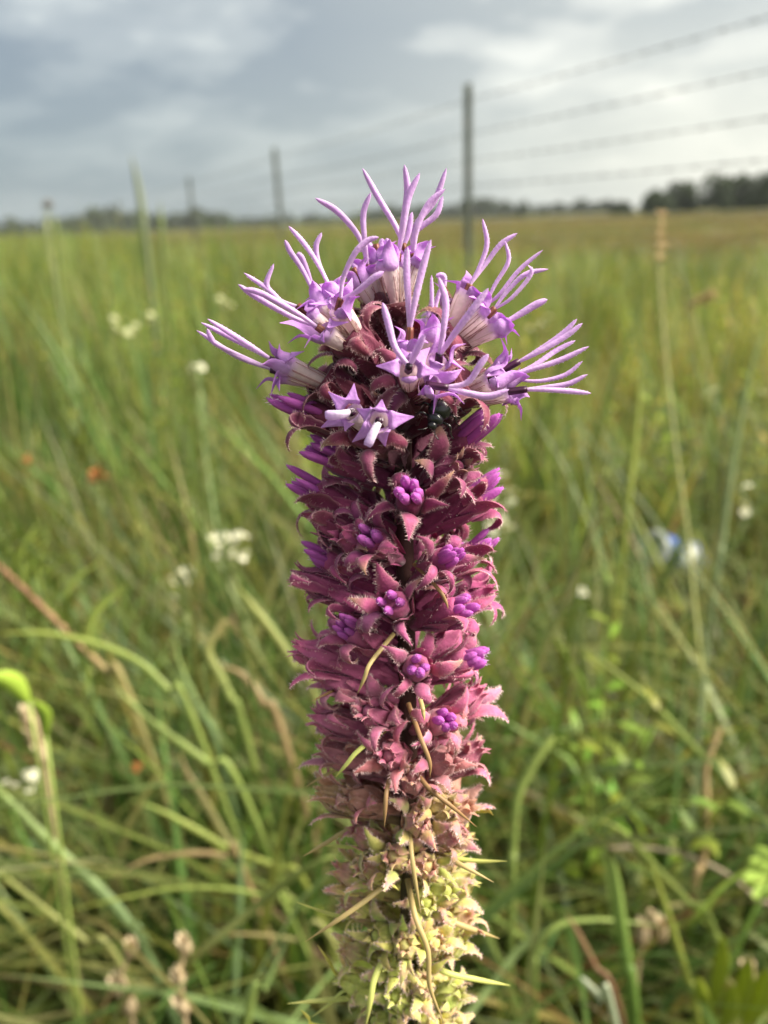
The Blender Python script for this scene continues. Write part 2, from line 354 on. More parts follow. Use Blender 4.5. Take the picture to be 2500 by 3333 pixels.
def build_fence():
    post_me, _ = t_post_mesh()
    stud = MB()
    lathe(stud, [(0.004, 0), (0.0065, 0.004), (0.0065, 0.014), (0.004, 0.018)], 6); stud_me = stud.mesh('stud', M_POST, False)
    clip = MB()
    tube(clip, [Vector((0.023 * math.cos(a), 0.014 - 0.024 * math.sin(a), 0)) for a in np.linspace(-0.2, math.pi + 0.2, 9)], 0.0018, n=5); clip_me = clip.mesh('wire_clip', M_WIRE)
    yaw = math.atan2(FD.y, FD.x)
    names = ['steel fence post off the end of the wires', 'tallest looking grey steel fence post, rising behind the purple flower',
             'second grey steel fence post along the line, beyond the nearest tall one', 'third grey steel fence post along the wire fence']
    for i, s in enumerate(POST_S):
        o = empty('fence_post', FP + FD * s); o.rotation_euler = (rnd.uniform(-0.012, 0.012), rnd.uniform(-0.012, 0.012), yaw + rnd.uniform(-0.1, 0.1))
        p = inst('post', post_me, o, Matrix.Identity(4))
        if i < 6:
            for z in WIRE_Z:
                inst('wire_clip', clip_me, o, Matrix.Translation((0, 0, z)))
            for k in range(22 if i < 4 else 0):
                inst('stud', stud_me, p, Matrix.Translation((0, 0.0, 0.25 + k * 0.052)) @ Matrix.Rotation(math.pi / 2, 4, 'X'))
        lab = names[i] if i < 4 else ('fourth grey steel fence post along the wire fence' if i == 4 else 'small distant steel fence post far along the wire fence')
        tag(o, lab, 'fence post', 'steel posts of the barbed wire fence')
    wn_ = ['topmost', 'second highest', 'third highest', 'fourth highest', 'lowest']
    S0, S1 = -3.7, 43.2
    bm_ = MB()
    for sgn in (-1, 1):
        tube(bm_, [Vector((-0.006, 0, 0)), Vector((0.006, 0, 0))], 0.0032, n=6)
        tube(bm_, [Vector((sgn * 0.003, -0.016 * 1, -0.010 * sgn)), Vector((sgn * 0.003, 0.0, 0.003)), Vector((sgn * 0.003, 0.016, 0.012 * sgn))], lambda t: 0.0014 * (1.05 - abs(2 * t - 1)), n=5)
    barb_me = bm_.mesh('barb', M_WIRE)
    yawM = Matrix.Rotation(yaw, 4, 'Z')
    for w, z in enumerate(WIRE_Z):
        o = empty('barbed_wire', FP + FD * S0 + Vector((0, 0, z))); off = Vector((0.0, 0.0, 0.0)) + FD.cross(Vector((0, 0, 1))) * 0.014
        mb = MB(); mb2 = MB(); pts = []; n = 0
        for a, b in zip(POST_S, POST_S[1:]):
            k = 60 if a < 12 else 16
            for j in range(k):
                t = j / k; s = a + (b - a) * t; sag = -0.014 * 4 * t * (1 - t) * (1 + 0.5 * math.sin(w * 2.1 + a))
                pts.append((s, sag))
        pts.append((POST_S[-1], 0))
        for sgn, tgt in ((1, mb), (-1, mb2)):
            pp = []
            for q, (s, sag) in enumerate(pts):
                ph = s * 60.0; pp.append(FD * (s - S0) + off * 0 + Vector((0, 0, sag)) + (Vector((0, 0, 1)) * math.cos(ph) + FD.cross(Vector((0, 0, 1))) * math.sin(ph)) * 0.0012 * sgn)
            tube(tgt, pp, 0.0013, n=5)
        mb.obj('wire_strand', M_WIRE, o); mb2.obj('wire_strand', M_WIRE, o)
        s = -3.6 + 0.03 * w
        cnt = 0
        while s < 22 and cnt < 190:
            sag = np.interp(s, [q[0] for q in pts], [q[1] for q in pts])
            inst('barb', barb_me, o, Matrix.Translation(FD * (s - S0) + Vector((0, 0, sag))) @ yawM @ Matrix.Rotation(rnd.uniform(0, 6.3), 4, 'X')); s += 0.128 * rnd.uniform(0.94, 1.06); cnt += 1
        tag(o, f'{wn_[w]} strand of barbed wire strung along the steel fence posts', 'barbed wire', 'strands of the barbed wire fence')
build_fence()

# ------------------------------------------------------------------ far woods and single trees
def leaf_puff(mb, c, r, n, cols, rr, size):
    for _ in range(n):
        while True:
            d = Vector((rr.uniform(-1, 1), rr.uniform(-1, 1), rr.uniform(-1, 1)))
            if 0.05 < d.length < 1: break
        d = d * (1.0 if rr.random() < 0.4 else d.length ** -0.4)
        p = Vector(c) + Vector((d.x * r[0], d.y * r[1], d.z * r[2])); s = size * rr.uniform(0.5, 1.3)
        a = Vector((rr.uniform(-1, 1), rr.uniform(-1, 1), rr.uniform(-1, 1))).normalized(); b = a.orthogonal().normalized(); e = a.cross(b)
        col = lerp3(cols[0], cols[1], rr.random() ** 1.5)
        mb.add([p + b * s, p + e * s * 0.6, p - b * s, p - e * s * 0.6], [(0, 1, 2, 3)], col)
WOODC = ((0.030, 0.045, 0.026), (0.065, 0.088, 0.045))
def build_woods():
    rr = random.Random(5); mb = MB()
    def belt(x0, x1, y, hfun, step, deep):
        x = x0
        while x < x1:
            h = hfun(x) * rr.uniform(0.7, 1.15); w = h * rr.uniform(0.35, 0.6); yy = y + rr.uniform(0, deep)
            leaf_puff(mb, (x, yy, h * 0.55), (w, w, h * 0.48), int(90 + 40 * rr.random()), WOODC, rr, h * 0.16)
            leaf_puff(mb, (x + w * 0.6, yy - w * 0.5, h * 0.25), (w, w, h * 0.26), 60, WOODC, rr, h * 0.17)
            x += step * rr.uniform(0.6, 1.2)
    belt(-680, 560, 470, lambda x: (7.0 if x > -60 else 9.0) + 2.0 * math.sin(x * 0.03) + 1.5 * math.sin(x * 0.11), 3.6, 40)
    return tag(mb.obj('distant_woods', M_WOODS, smooth=False), 'long low belt of dark blue-green woods closing the horizon', 'woods', kind='stuff')
build_woods()
def build_grove():
    rr = random.Random(8); mb = MB()
    for i in range(46):
        x = 56 + i * 1.35 + rr.uniform(-1, 1); y = 170 - (x - 56) * 0.25 + rr.uniform(0, 14)
        rise = min(1.0, (x - 54) / 14); h = (2.6 + 4.2 * rise) * rr.uniform(0.85, 1.12); w = rr.uniform(1.6, 2.7)
        leaf_puff(mb, (x, y, h * 0.58), (w, w, h * 0.45), 260, WOODC, rr, 0.5)
        leaf_puff(mb, (x, y - 1.5, h * 0.2), (w * 1.2, w, h * 0.24), 130, WOODC, rr, 0.5)
    tag(mb.obj('dark_thicket', M_WOODS, smooth=False), 'dark thicket of trees standing at the far edge of the golden field', 'thicket', kind='stuff')
build_grove()
def far_tree(px, base_y, top_y, dist, conical, label):
    rr = random.Random(int(px)); b = at(px, base_y, 1.0); d = (b - CAM); d.z = 0; d.normalize(); base = Vector((d.x * dist, d.y * dist, 0))
    t = ray(px, top_y); h = CAM.z + t.z / math.hypot(t.x, t.y) * dist
    o = empty('distant_tree', base); tr = MB()
    tube(tr, [Vector((0, 0, -0.2)), Vector((0.02 * h, 0, h * 0.4)), Vector((0, 0, h * 0.9))], lambda t: 0.03 * h * (1 - 0.85 * t), n=7, col=(0.07, 0.055, 0.04))
    for k in range(7):
        a = k * 2.4; z = h * (0.25 + 0.08 * k); tube(tr, [Vector((0, 0, z)), Vector((math.cos(a) * h * 0.16, math.sin(a) * h * 0.16, z + h * 0.1))], lambda t: 0.010 * h * (1 - 0.8 * t), n=5, col=(0.07, 0.055, 0.04))
    tr.obj('trunk', M_STALK, o); cr = MB()
    for k in range(26):
        q = rr.random()
        if conical: z = h * (0.12 + 0.84 * q); rad = h * 0.30 * (1 - q) + 0.03 * h
        else: z = h * (0.25 + 0.65 * q); rad = h * 0.33 * math.sin(math.pi * min(1, q * 0.8 + 0.15))
        a = rr.uniform(0, 6.28); c = (math.cos(a) * rad * 0.6, math.sin(a) * rad * 0.6, z)
        leaf_puff(cr, c, (rad * 0.6 + 0.02 * h, rad * 0.6 + 0.02 * h, h * 0.08), 50, WOODC, rr, h * 0.045)
    cr.obj('crown', M_WOODS, o, smooth=False)
    tag(o, label, 'tree')
far_tree(1690, 716, 660, 190, True, 'small conical dark tree alone on the horizon, right of the tallest fence post')
far_tree(1775, 712, 672, 210, False, 'small rounded dark tree beside the conical one on the horizon')
far_tree(1998, 700, 655, 210, True, 'dark pointed tree on the horizon between the thicket and the conical tree')
far_tree(2478, 688, 566, 150, True, 'tall pointed tree sticking up out of the dark thicket')
far_tree(682, 745, 706, 230, False, 'dark rounded tree on the horizon behind the second fence post')

# ------------------------------------------------------------------ meadow grass (uncountable)
GREEN = [(0.145, 0.21, 0.045), (0.215, 0.275, 0.065), (0.12, 0.185, 0.05), (0.26, 0.305, 0.085), (0.155, 0.225, 0.09), (0.07, 0.125, 0.03)]
STRAW = [(0.28, 0.23, 0.11), (0.24, 0.175, 0.08), (0.22, 0.22, 0.085), (0.18, 0.12, 0.06)]
def blade_pts(x, y, h, lean, az, bend, n=6, rr=rnd):
    pts = [Vector((x, y, 0))]; th = lean; L = h / n
    for i in range(n):
        th = lean + bend * ((i + 1) / n) ** 1.6
        pts.append(pts[-1] + Vector((math.sin(th) * math.cos(az), math.sin(th) * math.sin(az), math.cos(th))) * L)
    return pts
def flat_blade(mb, pts, az, w, col, tip, fold=0.25):
    s = Vector((-math.sin(az), math.cos(az), 0)); m = len(pts); b = len(mb.v)
    for i, p in enumerate(pts):
        t = i / (m - 1); hw = w * (0.55 + 0.45 * min(1, t * 4)) * max(0.02, (1 - t ** 2.2)); c = lerp3(col, tip, t ** 1.5)
        T = (pts[min(i + 1, m - 1)] - pts[max(i - 1, 0)]).normalized(); nn = T.cross(s)
        mb.v += [tuple(p + s * hw + nn * hw * fold), tuple(p), tuple(p - s * hw + nn * hw * fold)]; mb.c += [c] * 3
    for i in range(m - 1):
        for j in range(2):
            a = b + i * 3 + j; mb.f.append((a, a + 1, a + 4, a + 3))
def clump(seed, n, h, spread, w, lean=0.35, bend=1.2, straw=0.12, pal=GREEN, seg=6):
    rr = random.Random(seed); mb = MB()
    for _ in range(n):
        r = spread * math.sqrt(rr.random()); a = rr.uniform(0, 6.28); az = a + rr.uniform(-0.9, 0.9)
        hh = h * rr.uniform(0.45, 1.1); le = lean * rr.random() * (0.4 + r / spread); be = bend * rr.random() ** 1.5
        col = rr.choice(STRAW) if rr.random() < straw else rr.choice(pal)
        col = tuple(c * rr.uniform(0.75, 1.2) for c in col); tip = lerp3(col, (0.33, 0.33, 0.11), rr.uniform(0, 0.35))
        flat_blade(mb, blade_pts(r * math.cos(a), r * math.sin(a), hh, le, az, be, seg, rr), az, w * rr.uniform(0.5, 1.2), col, tip)
    return mb
def forb(seed, h, nleaf, ll, col, stems=3):
    rr = random.Random(seed); mb = MB()
    for s in range(stems):
        az = rr.uniform(0, 6.28); pts = blade_pts(rr.uniform(-.03, .03), rr.uniform(-.03, .03), h * rr.uniform(0.7, 1.05), 0.12 * rr.random(), az, 0.35 * rr.random(), 8, rr)
        tube(mb, pts, lambda t: 0.0018 * (1 - 0.6 * t), n=5, col=(0.16, 0.17, 0.05), cap=False)
        for k in range(nleaf):
            t = 0.15 + 0.85 * k / nleaf; q = catmull(pts, 30)[int(t * 30)]; a2 = k * 2.4 + rr.uniform(-.3, .3)
            L = ll * rr.uniform(0.7, 1.15) * (1.1 - 0.6 * t); le = rr.uniform(0.5, 1.0)
            bp = [Vector(q) + (v) for v in blade_pts(0, 0, L, le, a2, 0.7, 4, rr)]
            c = tuple(x * rr.uniform(0.8, 1.25) for x in col); s_ = Vector((-math.sin(a2), math.cos(a2), 0)); b = len(mb.v)
            for i, p in enumerate(bp):
                hw = L * 0.13 * math.sin(math.pi * min(1, 0.12 + 0.88 * i / 4)) + 0.0003; mb.v += [tuple(p + s_ * hw), tuple(p - s_ * hw)]; mb.c += [c] * 2
            for i in range(4): mb.f.append((b + 2 * i, b + 2 * i + 1, b + 2 * i + 3, b + 2 * i + 2))
    return mb
tufts = [clump(1, 40, 0.50, 0.07, 0.0026), clump(2, 34, 0.56, 0.08, 0.0030, bend=1.7), clump(3, 44, 0.44, 0.07, 0.0022, straw=0.22),
        clump(4, 30, 0.60, 0.06, 0.0034, lean=0.25, bend=0.8), clump(5, 36, 0.50, 0.09, 0.0020, straw=0.4, bend=1.6),
        clump(6, 34, 0.46, 0.08, 0.0042, lean=0.5, bend=1.9),
        forb(7, 0.50, 24, 0.045, (0.24, 0.31, 0.05)), forb(8, 0.44, 26, 0.030, (0.17, 0.25, 0.04), stems=4), forb(9, 0.56, 34, 0.04, (0.32, 0.37, 0.06), stems=2),
        clump(10, 60, 0.30, 0.16, 0.0040, straw=0.75, bend=1.3, seg=4), clump(11, 60, 0.26, 0.18, 0.0045, straw=0.5, bend=1.2, seg=4)]
TUFT = [(np.array(t.v, np.float32), np.array(t.f, np.int32), np.array(t.c, np.float32)[:, :3]) for t in tufts]
TW = (5, 5, 4, 5, 2, 4, 1.6, 1.8, 1.6)

CAN_C = at_z(2192, 1806, 0.21)                        # where the litter lies
CLEAR = [(CAN_C, 0.085)]                               # (target, half width): sight lines the grass leaves open
def blocks(x, y, z, target, rad):
    t = Vector(target); d = Vector((t.x, t.y)); L = d.length; d /= L
    s = x * d.x + y * d.y; o = abs(-x * d.y + y * d.x)
    if s <= 0.05 or s > L + 0.04: return False
    return o < rad * s / L + 0.16 * (1 - 0.5 * s / L) + 0.04 and z > CAM.z + (t.z - CAM.z) * s / L - 0.02
def merge_tufts(name, gen, mat):
    """one real mesh out of many turned, scaled and tinted tufts"""
    V, Q, C = [], [], []; base = 0
    for (x, y), (rx, ry, rz), (sx, sy, sz), k, tint in gen:
        v, f, c = TUFT[k]; R = np.array(Euler((rx, ry, rz)).to_matrix(), np.float32)
        V.append((v * np.array((sx, sy, sz), np.float32)) @ R.T + np.array((x, y, -0.004), np.float32)); Q.append(f + base); C.append(np.clip(c * np.array(tint, np.float32), 0, 1)); base += len(v)
    V = np.concatenate(V); Q = np.concatenate(Q); C = np.concatenate(C)
    me = bpy.data.meshes.new(name); me.vertices.add(len(V)); me.vertices.foreach_set('co', V.ravel())
    me.loops.add(Q.size); me.loops.foreach_set('vertex_index', Q.ravel()); me.polygons.add(len(Q))
    me.polygons.foreach_set('loop_start', np.arange(0, Q.size, 4, dtype=np.int32)); me.polygons.foreach_set('loop_total', np.full(len(Q), 4, np.int32))
    me.polygons.foreach_set('use_smooth', np.ones(len(Q), bool))
    ca = me.color_attributes.new('col', 'FLOAT_COLOR', 'POINT'); ca.data.foreach_set('color', np.concatenate([C, np.ones((len(C), 1), np.float32)], 1).ravel())
    me.materials.append(mat); me.update(); me.validate(); return me
def tint(rr):
    v = rr.uniform(0.72, 1.3); return (v * rr.uniform(0.88, 1.18), v, v * rr.uniform(0.8, 1.2))
def height_scale(x, y):
    """how tall the meadow stands at a spot, as a factor on 0.5 m tufts"""
    left = min(1.0, max(0.0, (0.35 * y - x) / 1.6)) if y > 0 else 0.3
    d = math.hypot(x, y); tall = min(1.0, max(0.0, (d - 1.6) / 3.0))
    return 0.86 + 0.16 * min(1, d / 1.6) + left * tall * 0.33
def gen_near():
    rr = random.Random(21); R1 = 1.7
    n = int(215 * 3.14159 * R1 * R1)
    for _ in range(n):
        r = R1 * math.sqrt(rr.random()); a = rr.uniform(-math.pi, math.pi); x, y = r * math.sin(a), r * math.cos(a)
        if r < 0.30: continue
        keep = 1.0 if abs(a) < 0.62 else (0.5 if abs(a) < 1.0 else 0.12)
        if r > 1.1: keep *= 0.75
        if rr.random() > keep: continue
        hs = height_scale(x, y) * rr.uniform(0.70, 1.12)
        if r < 0.5: hs *= 0.72 + 0.25 * (r - 0.3) / 0.2
        if any(blocks(x, y, 0.40 * hs, c, q) for c, q in CLEAR): hs *= 0.22
        k = rr.choices(range(9), (6, 6, 3, 6, 1.2, 7, .3, .3, .5))[0]; g = 1.35
        yield (x, y), (rr.uniform(-.2, .2), rr.uniform(-.2, .2), rr.uniform(0, 6.28)), (g * rr.uniform(0.85, 1.2), g * rr.uniform(0.85, 1.2), hs), k, tint(rr)
near = bpy.data.objects.new('near_grass', merge_tufts('near_grass', gen_near(), M_GRASS)); COL.objects.link(near)
tag(near, 'tangled green grass blades and weeds close around the flower stem', 'grass', kind='stuff')

# further out the meadow is laid in patches of about a metre (patch sources live outside the scene)
PATCH = 0.8
def gen_patch(seed, n, ks, w, dim=1.0):
    rr = random.Random(seed)
    for _ in range(n):
        yield (rr.uniform(-.5, .5) * PATCH, rr.uniform(-.5, .5) * PATCH), (rr.uniform(-.14, .14), rr.uniform(-.14, .14), rr.uniform(0, 6.28)), (1, 1, rr.uniform(0.7, 1.12)), rr.choices(ks, w)[0], tuple(c * dim for c in tint(rr))
def collection(name, metas):
    c = bpy.data.collections.new(name)
    for i, me in enumerate(metas): c.objects.link(bpy.data.objects.new('patch_%02d' % i, me))
    return c
MEADOW = collection('meadow_patches', [merge_tufts('patch', gen_patch(40 + i, 62, range(9), TW), M_GRASS) for i in range(4)])
STUBBLE = collection('stubble_patches', [merge_tufts('patch', gen_patch(60 + i, 26, (9, 10), (3, 1), 0.66), M_GRASS) for i in range(3)])
def scatter(name, label, cat, source, gen):
    pts, rot, scl, idx = [], [], [], []
    for p, r, s, k in gen: pts.append(p); rot.append(r); scl.append(s); idx.append(k)
    me = bpy.data.meshes.new(name); me.from_pydata(pts, [], [])
    a = me.attributes.new('rot', 'FLOAT_VECTOR', 'POINT'); a.data.foreach_set('vector', np.array(rot, np.float32).ravel())
    a = me.attributes.new('scl', 'FLOAT_VECTOR', 'POINT'); a.data.foreach_set('vector', np.array(scl, np.float32).ravel())
    a = me.attributes.new('idx', 'INT', 'POINT'); a.data.foreach_set('value', np.array(idx, np.int32))
    me.materials.append(M_GRASS)
    o = bpy.data.objects.new(name, me); COL.objects.link(o)
    ng = bpy.data.node_groups.new(name, 'GeometryNodeTree'); ng.interface.new_socket('Geometry', in_out='INPUT', socket_type='NodeSocketGeometry'); ng.interface.new_socket('Geometry', in_out='OUTPUT', socket_type='NodeSocketGeometry')
    nd, lk = ng.nodes, ng.links; gi = nd.new('NodeGroupInput'); go = nd.new('NodeGroupOutput'); ip = nd.new('GeometryNodeInstanceOnPoints')
    ci = nd.new('GeometryNodeCollectionInfo'); ci.inputs['Collection'].default_value = source; ci.inputs['Separate Children'].default_value = True; ci.inputs['Reset Children'].default_value = True
    def att(n, dt):
        x = nd.new('GeometryNodeInputNamedAttribute'); x.data_type = dt; x.inputs['Name'].default_value = n; return x.outputs['Attribute']
    lk.new(gi.outputs[0], ip.inputs['Points']); lk.new(ci.outputs[0], ip.inputs['Instance']); ip.inputs['Pick Instance'].default_value = True
    lk.new(att('idx', 'INT'), ip.inputs['Instance Index']); lk.new(att('rot', 'FLOAT_VECTOR'), ip.inputs['Rotation']); lk.new(att('scl', 'FLOAT_VECTOR'), ip.inputs['Scale'])
    lk.new(ip.outputs[0], go.inputs[0]); md = o.modifiers.new('scatter', 'NODES'); md.node_group = ng
    return tag(o, label, cat, kind='stuff')
def grid(r0, r1, size, half, rr):
    n = int(r1 / size) + 2
    for i in range(-n, n + 1):
        for j in range(-n, n + 1):
            x = (i + 0.5 * (j % 2)) * size; y = j * size * 0.92; r = math.hypot(x, y)
            if r0 <= r < r1 and abs(math.atan2(x, y)) < half + 0.5 * size / r: yield x + rr.uniform(-.12, .12) * size, y + rr.uniform(-.12, .12) * size, r
def gen_meadow():
    rr = random.Random(22)
    for r0, r1, g in [(1.7, 4.0, 1.0), (4.0, 10, 1.35), (10, 24, 2.2), (24, 70, 5.0)]:
        for x, y, r in grid(r0, r1, PATCH * g, 0.72, rr):
            over = x - fence_x(y)
            if y > 9 and over > 1.2 + rr.uniform(-0.6, 0.8): continue            # the golden field begins
            hs = height_scale(x, y) * rr.uniform(0.92, 1.08)
            if y > 4.6 and over > 0: hs *= max(0.55, 1 - 0.10 * (y - 4.6))
            if any(blocks(x, y, 0.36 * hs, c, q + 0.1) for c, q in CLEAR): hs *= 0.4
            yield (x, y, -0.004), (0, 0, rr.uniform(0, 6.28)), (g, g, hs), rr.randrange(4)
def gen_field():
    rr = random.Random(23)
    for r0, r1, g in [(8, 18, 1.5), (18, 45, 3.2), (45, 100, 7.0)]:
        for x, y, r in grid(r0, r1, PATCH * g, 0.72, rr):
            if x - fence_x(y) < 0.6 or y < 8.5: continue
            yield (x, y, -0.004), (0, 0, rr.uniform(0, 6.28)), (g, g, rr.uniform(0.7, 1.1)), rr.randrange(3)
scatter('meadow_grass', 'tall green meadow grass and weeds stretching away to the fence', 'grass', MEADOW, gen_meadow())
scatter('field_stubble', 'short golden brown grass of the field beyond the fence', 'grass', STUBBLE, gen_field())

# ================================================================== BLAZING STAR (the subject)
A0 = at(1302, 900, 0.134); A1 = at(1345, 3333, 0.166)
AX = (A1 - A0).normalized(); ALEN = (A1 - A0).length
def axis_depth(py):
    """depth of the spike's axis where it crosses photo row py"""
    a = A0 - CAM; d = A1 - A0; k = (1666.5 - py) / F
    t = (k * a.dot(_f) - a.dot(_U)) / (d.dot(_U) - k * d.dot(_f)); return (a + d * t).dot(_f)
def on_axis(P): return A0 + AX * ((P - A0).dot(AX))
def at_dz(px, py, dz): return at(px, py, axis_depth(py) - dz)      # dz: metres nearer than the axis
def at_r(px, py, r):
    """point of the sight line that lies r from the spike's axis, near side"""
    d = ray(px, py); o = CAM - A0; dp = d - AX * d.dot(AX); op = o - AX * o.dot(AX)
    a = dp.dot(dp); b = 2 * dp.dot(op); c = op.dot(op) - r * r; q = b * b - 4 * a * c
    if q < 0: return CAM + d * (-b / (2 * a))
    return CAM + d * ((-b - math.sqrt(q)) / (2 * a))

LOW = A1 + AX * 0.03
ROOT = Vector((LOW.x + 0.012, LOW.y - 0.025, 0.0))
plant = empty('blazing_star', ROOT)
tag(plant, 'tall blazing star with a maroon and green bud spike topped by open lilac florets', 'flower')
def pl(v): return Vector(v) - ROOT
mb = MB()
spts = catmull([pl(ROOT), pl(ROOT.lerp(LOW, 0.5) + Vector((-0.006, 0.002, 0))), pl(LOW), pl(A0.lerp(A1, 0.5)), pl(A0 - AX * 0.002)], 40)
tube(mb, spts, lambda t: 0.0034 - 0.0013 * t - (0.0006 if t > 0.5 else 0), n=12, col=lambda t: interp([(0, (0.16, 0.20, 0.06)), (0.52, (0.22, 0.26, 0.09)), (0.60, (0.075, 0.06, 0.028)), (0.7, (0.05, 0.025, 0.02)), (1, (0.05, 0.015, 0.02))], t))
mb.obj('stem', M_STALK, plant)

# --- shared meshes of the buds (local +Z runs from base to tip; unit = metres, 16 mm bud)
BL = 0.016
def bud_body(seed, shut=False):
    rr = random.Random(seed); mb = MB()
    prof = [(0.0011, 0), (0.0014, 0.15 * BL), (0.0021, 0.35 * BL), (0.0027, 0.55 * BL), (0.0028, 0.68 * BL), (0.0023, 0.79 * BL), (0.0016, 0.82 * BL), (0.0008, 0.76 * BL)]
    if shut: prof = prof[:4] + [(0.0027, 0.68 * BL), (0.0020, 0.80 * BL), (0.0010, 0.88 * BL), (0.0002, 0.91 * BL)]
    lathe(mb, prof, 14, col=lambda t: (0.10 + 0.25 * t, 0.2, 0.0), ribs=5, ribamp=0.06)
    for k in range(6 if shut else 0):                    # inner scales closing over the top
        a = k * 1.047 + rr.uniform(-.2, .2); f = rr.uniform(0.4, 1.3); pts = [Vector((r * math.cos(a), r * math.sin(a), z * BL)) for r, z in ((.0027, .58), (.0029, .68), (.0025, .78), (.0015, .87), (.0010 + .0006 * f, .94), (.0010 + .0016 * f, 1.0))]
        ribbon(mb, catmull(pts, 9), Vector((-math.sin(a), math.cos(a), 0)), lambda t: 0.0015 * max(0.05, 1 - max(0, (t - .3) / .7) ** 1.5), 0.00015, cup=-0.35, nu=4, col=lambda t, u: (0.3 + 0.6 * t, abs(u) * (0.4 + 0.6 * t), 0.0), hairs=26, rr=rr, hair_len=0.0006)
    for k in range(9):                                   # adpressed scales lapping up the cup
        a = k * 2.399 + rr.uniform(-.2, .2); z0 = BL * (0.12 + 0.045 * k); L = BL * 0.36; pts = []
        for i in range(6):
            t = i / 5; z = z0 + L * t; r = np.interp(z / BL, [0, .15, .35, .55, .72, .9], [.0011, .0014, .0021, .0027, .0030, .0031]) + 0.00022 + 0.0005 * t * t
            pts.append(Vector((r * math.cos(a), r * math.sin(a), z)))
        ribbon(mb, pts, Vector((-math.sin(a), math.cos(a), 0)), lambda t: 0.0013 * (1 - t ** 2.5) + 0.0003, 0.00014, cup=-0.35, nu=4, col=lambda t, u: (0.2 + 0.5 * t, abs(u) * t, 0.0), hairs=16, rr=rr, hair_len=0.0005)
    return mb.mesh('flower_bud', M_BRACT)
def bract_mesh(seed, curl, L=0.0096, W=0.0017, start=0.60):
    """star bract standing on the +X side of a bud; hugs the cup, then spreads and curls back"""
    rr = random.Random(seed); mb = MB(); n = 12; p = Vector((0.0027, 0, start * BL)); pts = [p.copy()]
    sidew = rr.uniform(-0.25, 0.25)
    for i in range(n):
        t = (i + 1) / n
        th = 0.12 + (0 if t < 0.25 else (curl * ((t - 0.25) / 0.75) ** 1.05))
        p = p + Vector((math.sin(th), sidew * t * t * 0.5, math.cos(th))) * (L / n); pts.append(p.copy())
    jag = [rr.uniform(0.82, 1.14) for _ in range(n + 2)]
    def hw(t): return W * jag[min(int(t * n + 0.5), n)] * (0.62 + 0.38 * math.sin(min(1, t / 0.45) * math.pi / 2)) * max(0.03, (1 - max(0, (t - 0.35) / 0.65) ** 1.35))
    ribbon(mb, pts, Vector((rr.uniform(-.25, .25), 1, rr.uniform(-.3, .3))), hw, 0.00022, cup=-0.28 + rr.uniform(-.12, .2), nu=6, col=lambda t, u: (t, abs(u), 0.0), hairs=120, rr=rr, hair_len=0.00075)
    return mb.mesh('bract', M_BRACT)
def petal_bud_mesh(seed, L):
    rr = random.Random(seed); mb = MB(); r = 0.00100
    pts = [Vector((0, 0, L * t)) for t in np.linspace(0, 1, 9)]
    prof = lambda t: r * (0.8 + 0.2 * math.sin(t * 2.4)) * math.sqrt(max(0.03, 1 - max(0, (t - 0.62) / 0.38) ** 2.4))
    base = len(mb.v)
    tube(mb, pts, prof, n=10, col=lambda t: lerp3((0.36, 0.05, 0.26), (0.66, 0.18, 0.64), t))
    for i in range(len(mb.v)):                            # five fine furrows where the petals meet
        x, y, z = mb.v[i]; a = math.atan2(y, x); k = 1 - 0.10 * (0.5 + 0.5 * math.cos(5 * a)); mb.v[i] = (x * k, y * k, z)
        mb.c[i] = lerp3(mb.c[i], (0.26, 0.05, 0.30), 0.45 * (0.5 + 0.5 * math.cos(5 * a)))
    for k in range(10):
        a = rr.uniform(0, 6.28); z = L * rr.uniform(0.85, 1.0); p = Vector((r * 0.5 * math.cos(a), r * 0.5 * math.sin(a), z)); d = Vector((math.cos(a), math.sin(a), 1.4)).normalized(); q = d.orthogonal() * 0.00004
        b0 = len(mb.v); mb.v += [tuple(p + q), tuple(p - q), tuple(p + d * 0.0006)]; mb.f.append((b0, b0 + 1, b0 + 2)); mb.c += [(0.75, 0.55, 0.8)] * 3
    return mb.mesh('petal_bud', M_PETAL)
BODY = [bud_body(s) for s in (1, 2, 3)]
BODY_SHUT = [bud_body(s, True) for s in (4, 5, 6)]
BR_STAR = [bract_mesh(10 + i, c) for i, c in enumerate((1.35, 1.55, 1.7, 1.9, 2.1, 2.4))]
BR_CURL = [bract_mesh(30 + i, c, L=0.0108, W=0.0014) for i, c in enumerate((2.6, 3.2, 3.8, 4.4, 5.0))]
BR_YOUNG = [bract_mesh(50 + i, c, L=0.0084, W=0.0014) for i, c in enumerate((0.95, 1.3, 1.6, 1.9, 2.3))]
PBUD_LONG = [petal_bud_mesh(80 + i, l) for i, l in enumerate((0.0072, 0.0080, 0.0086))]
PBUD = [petal_bud_mesh(70 + i, l) for i, l in enumerate((0.0042, 0.0048, 0.0054))]

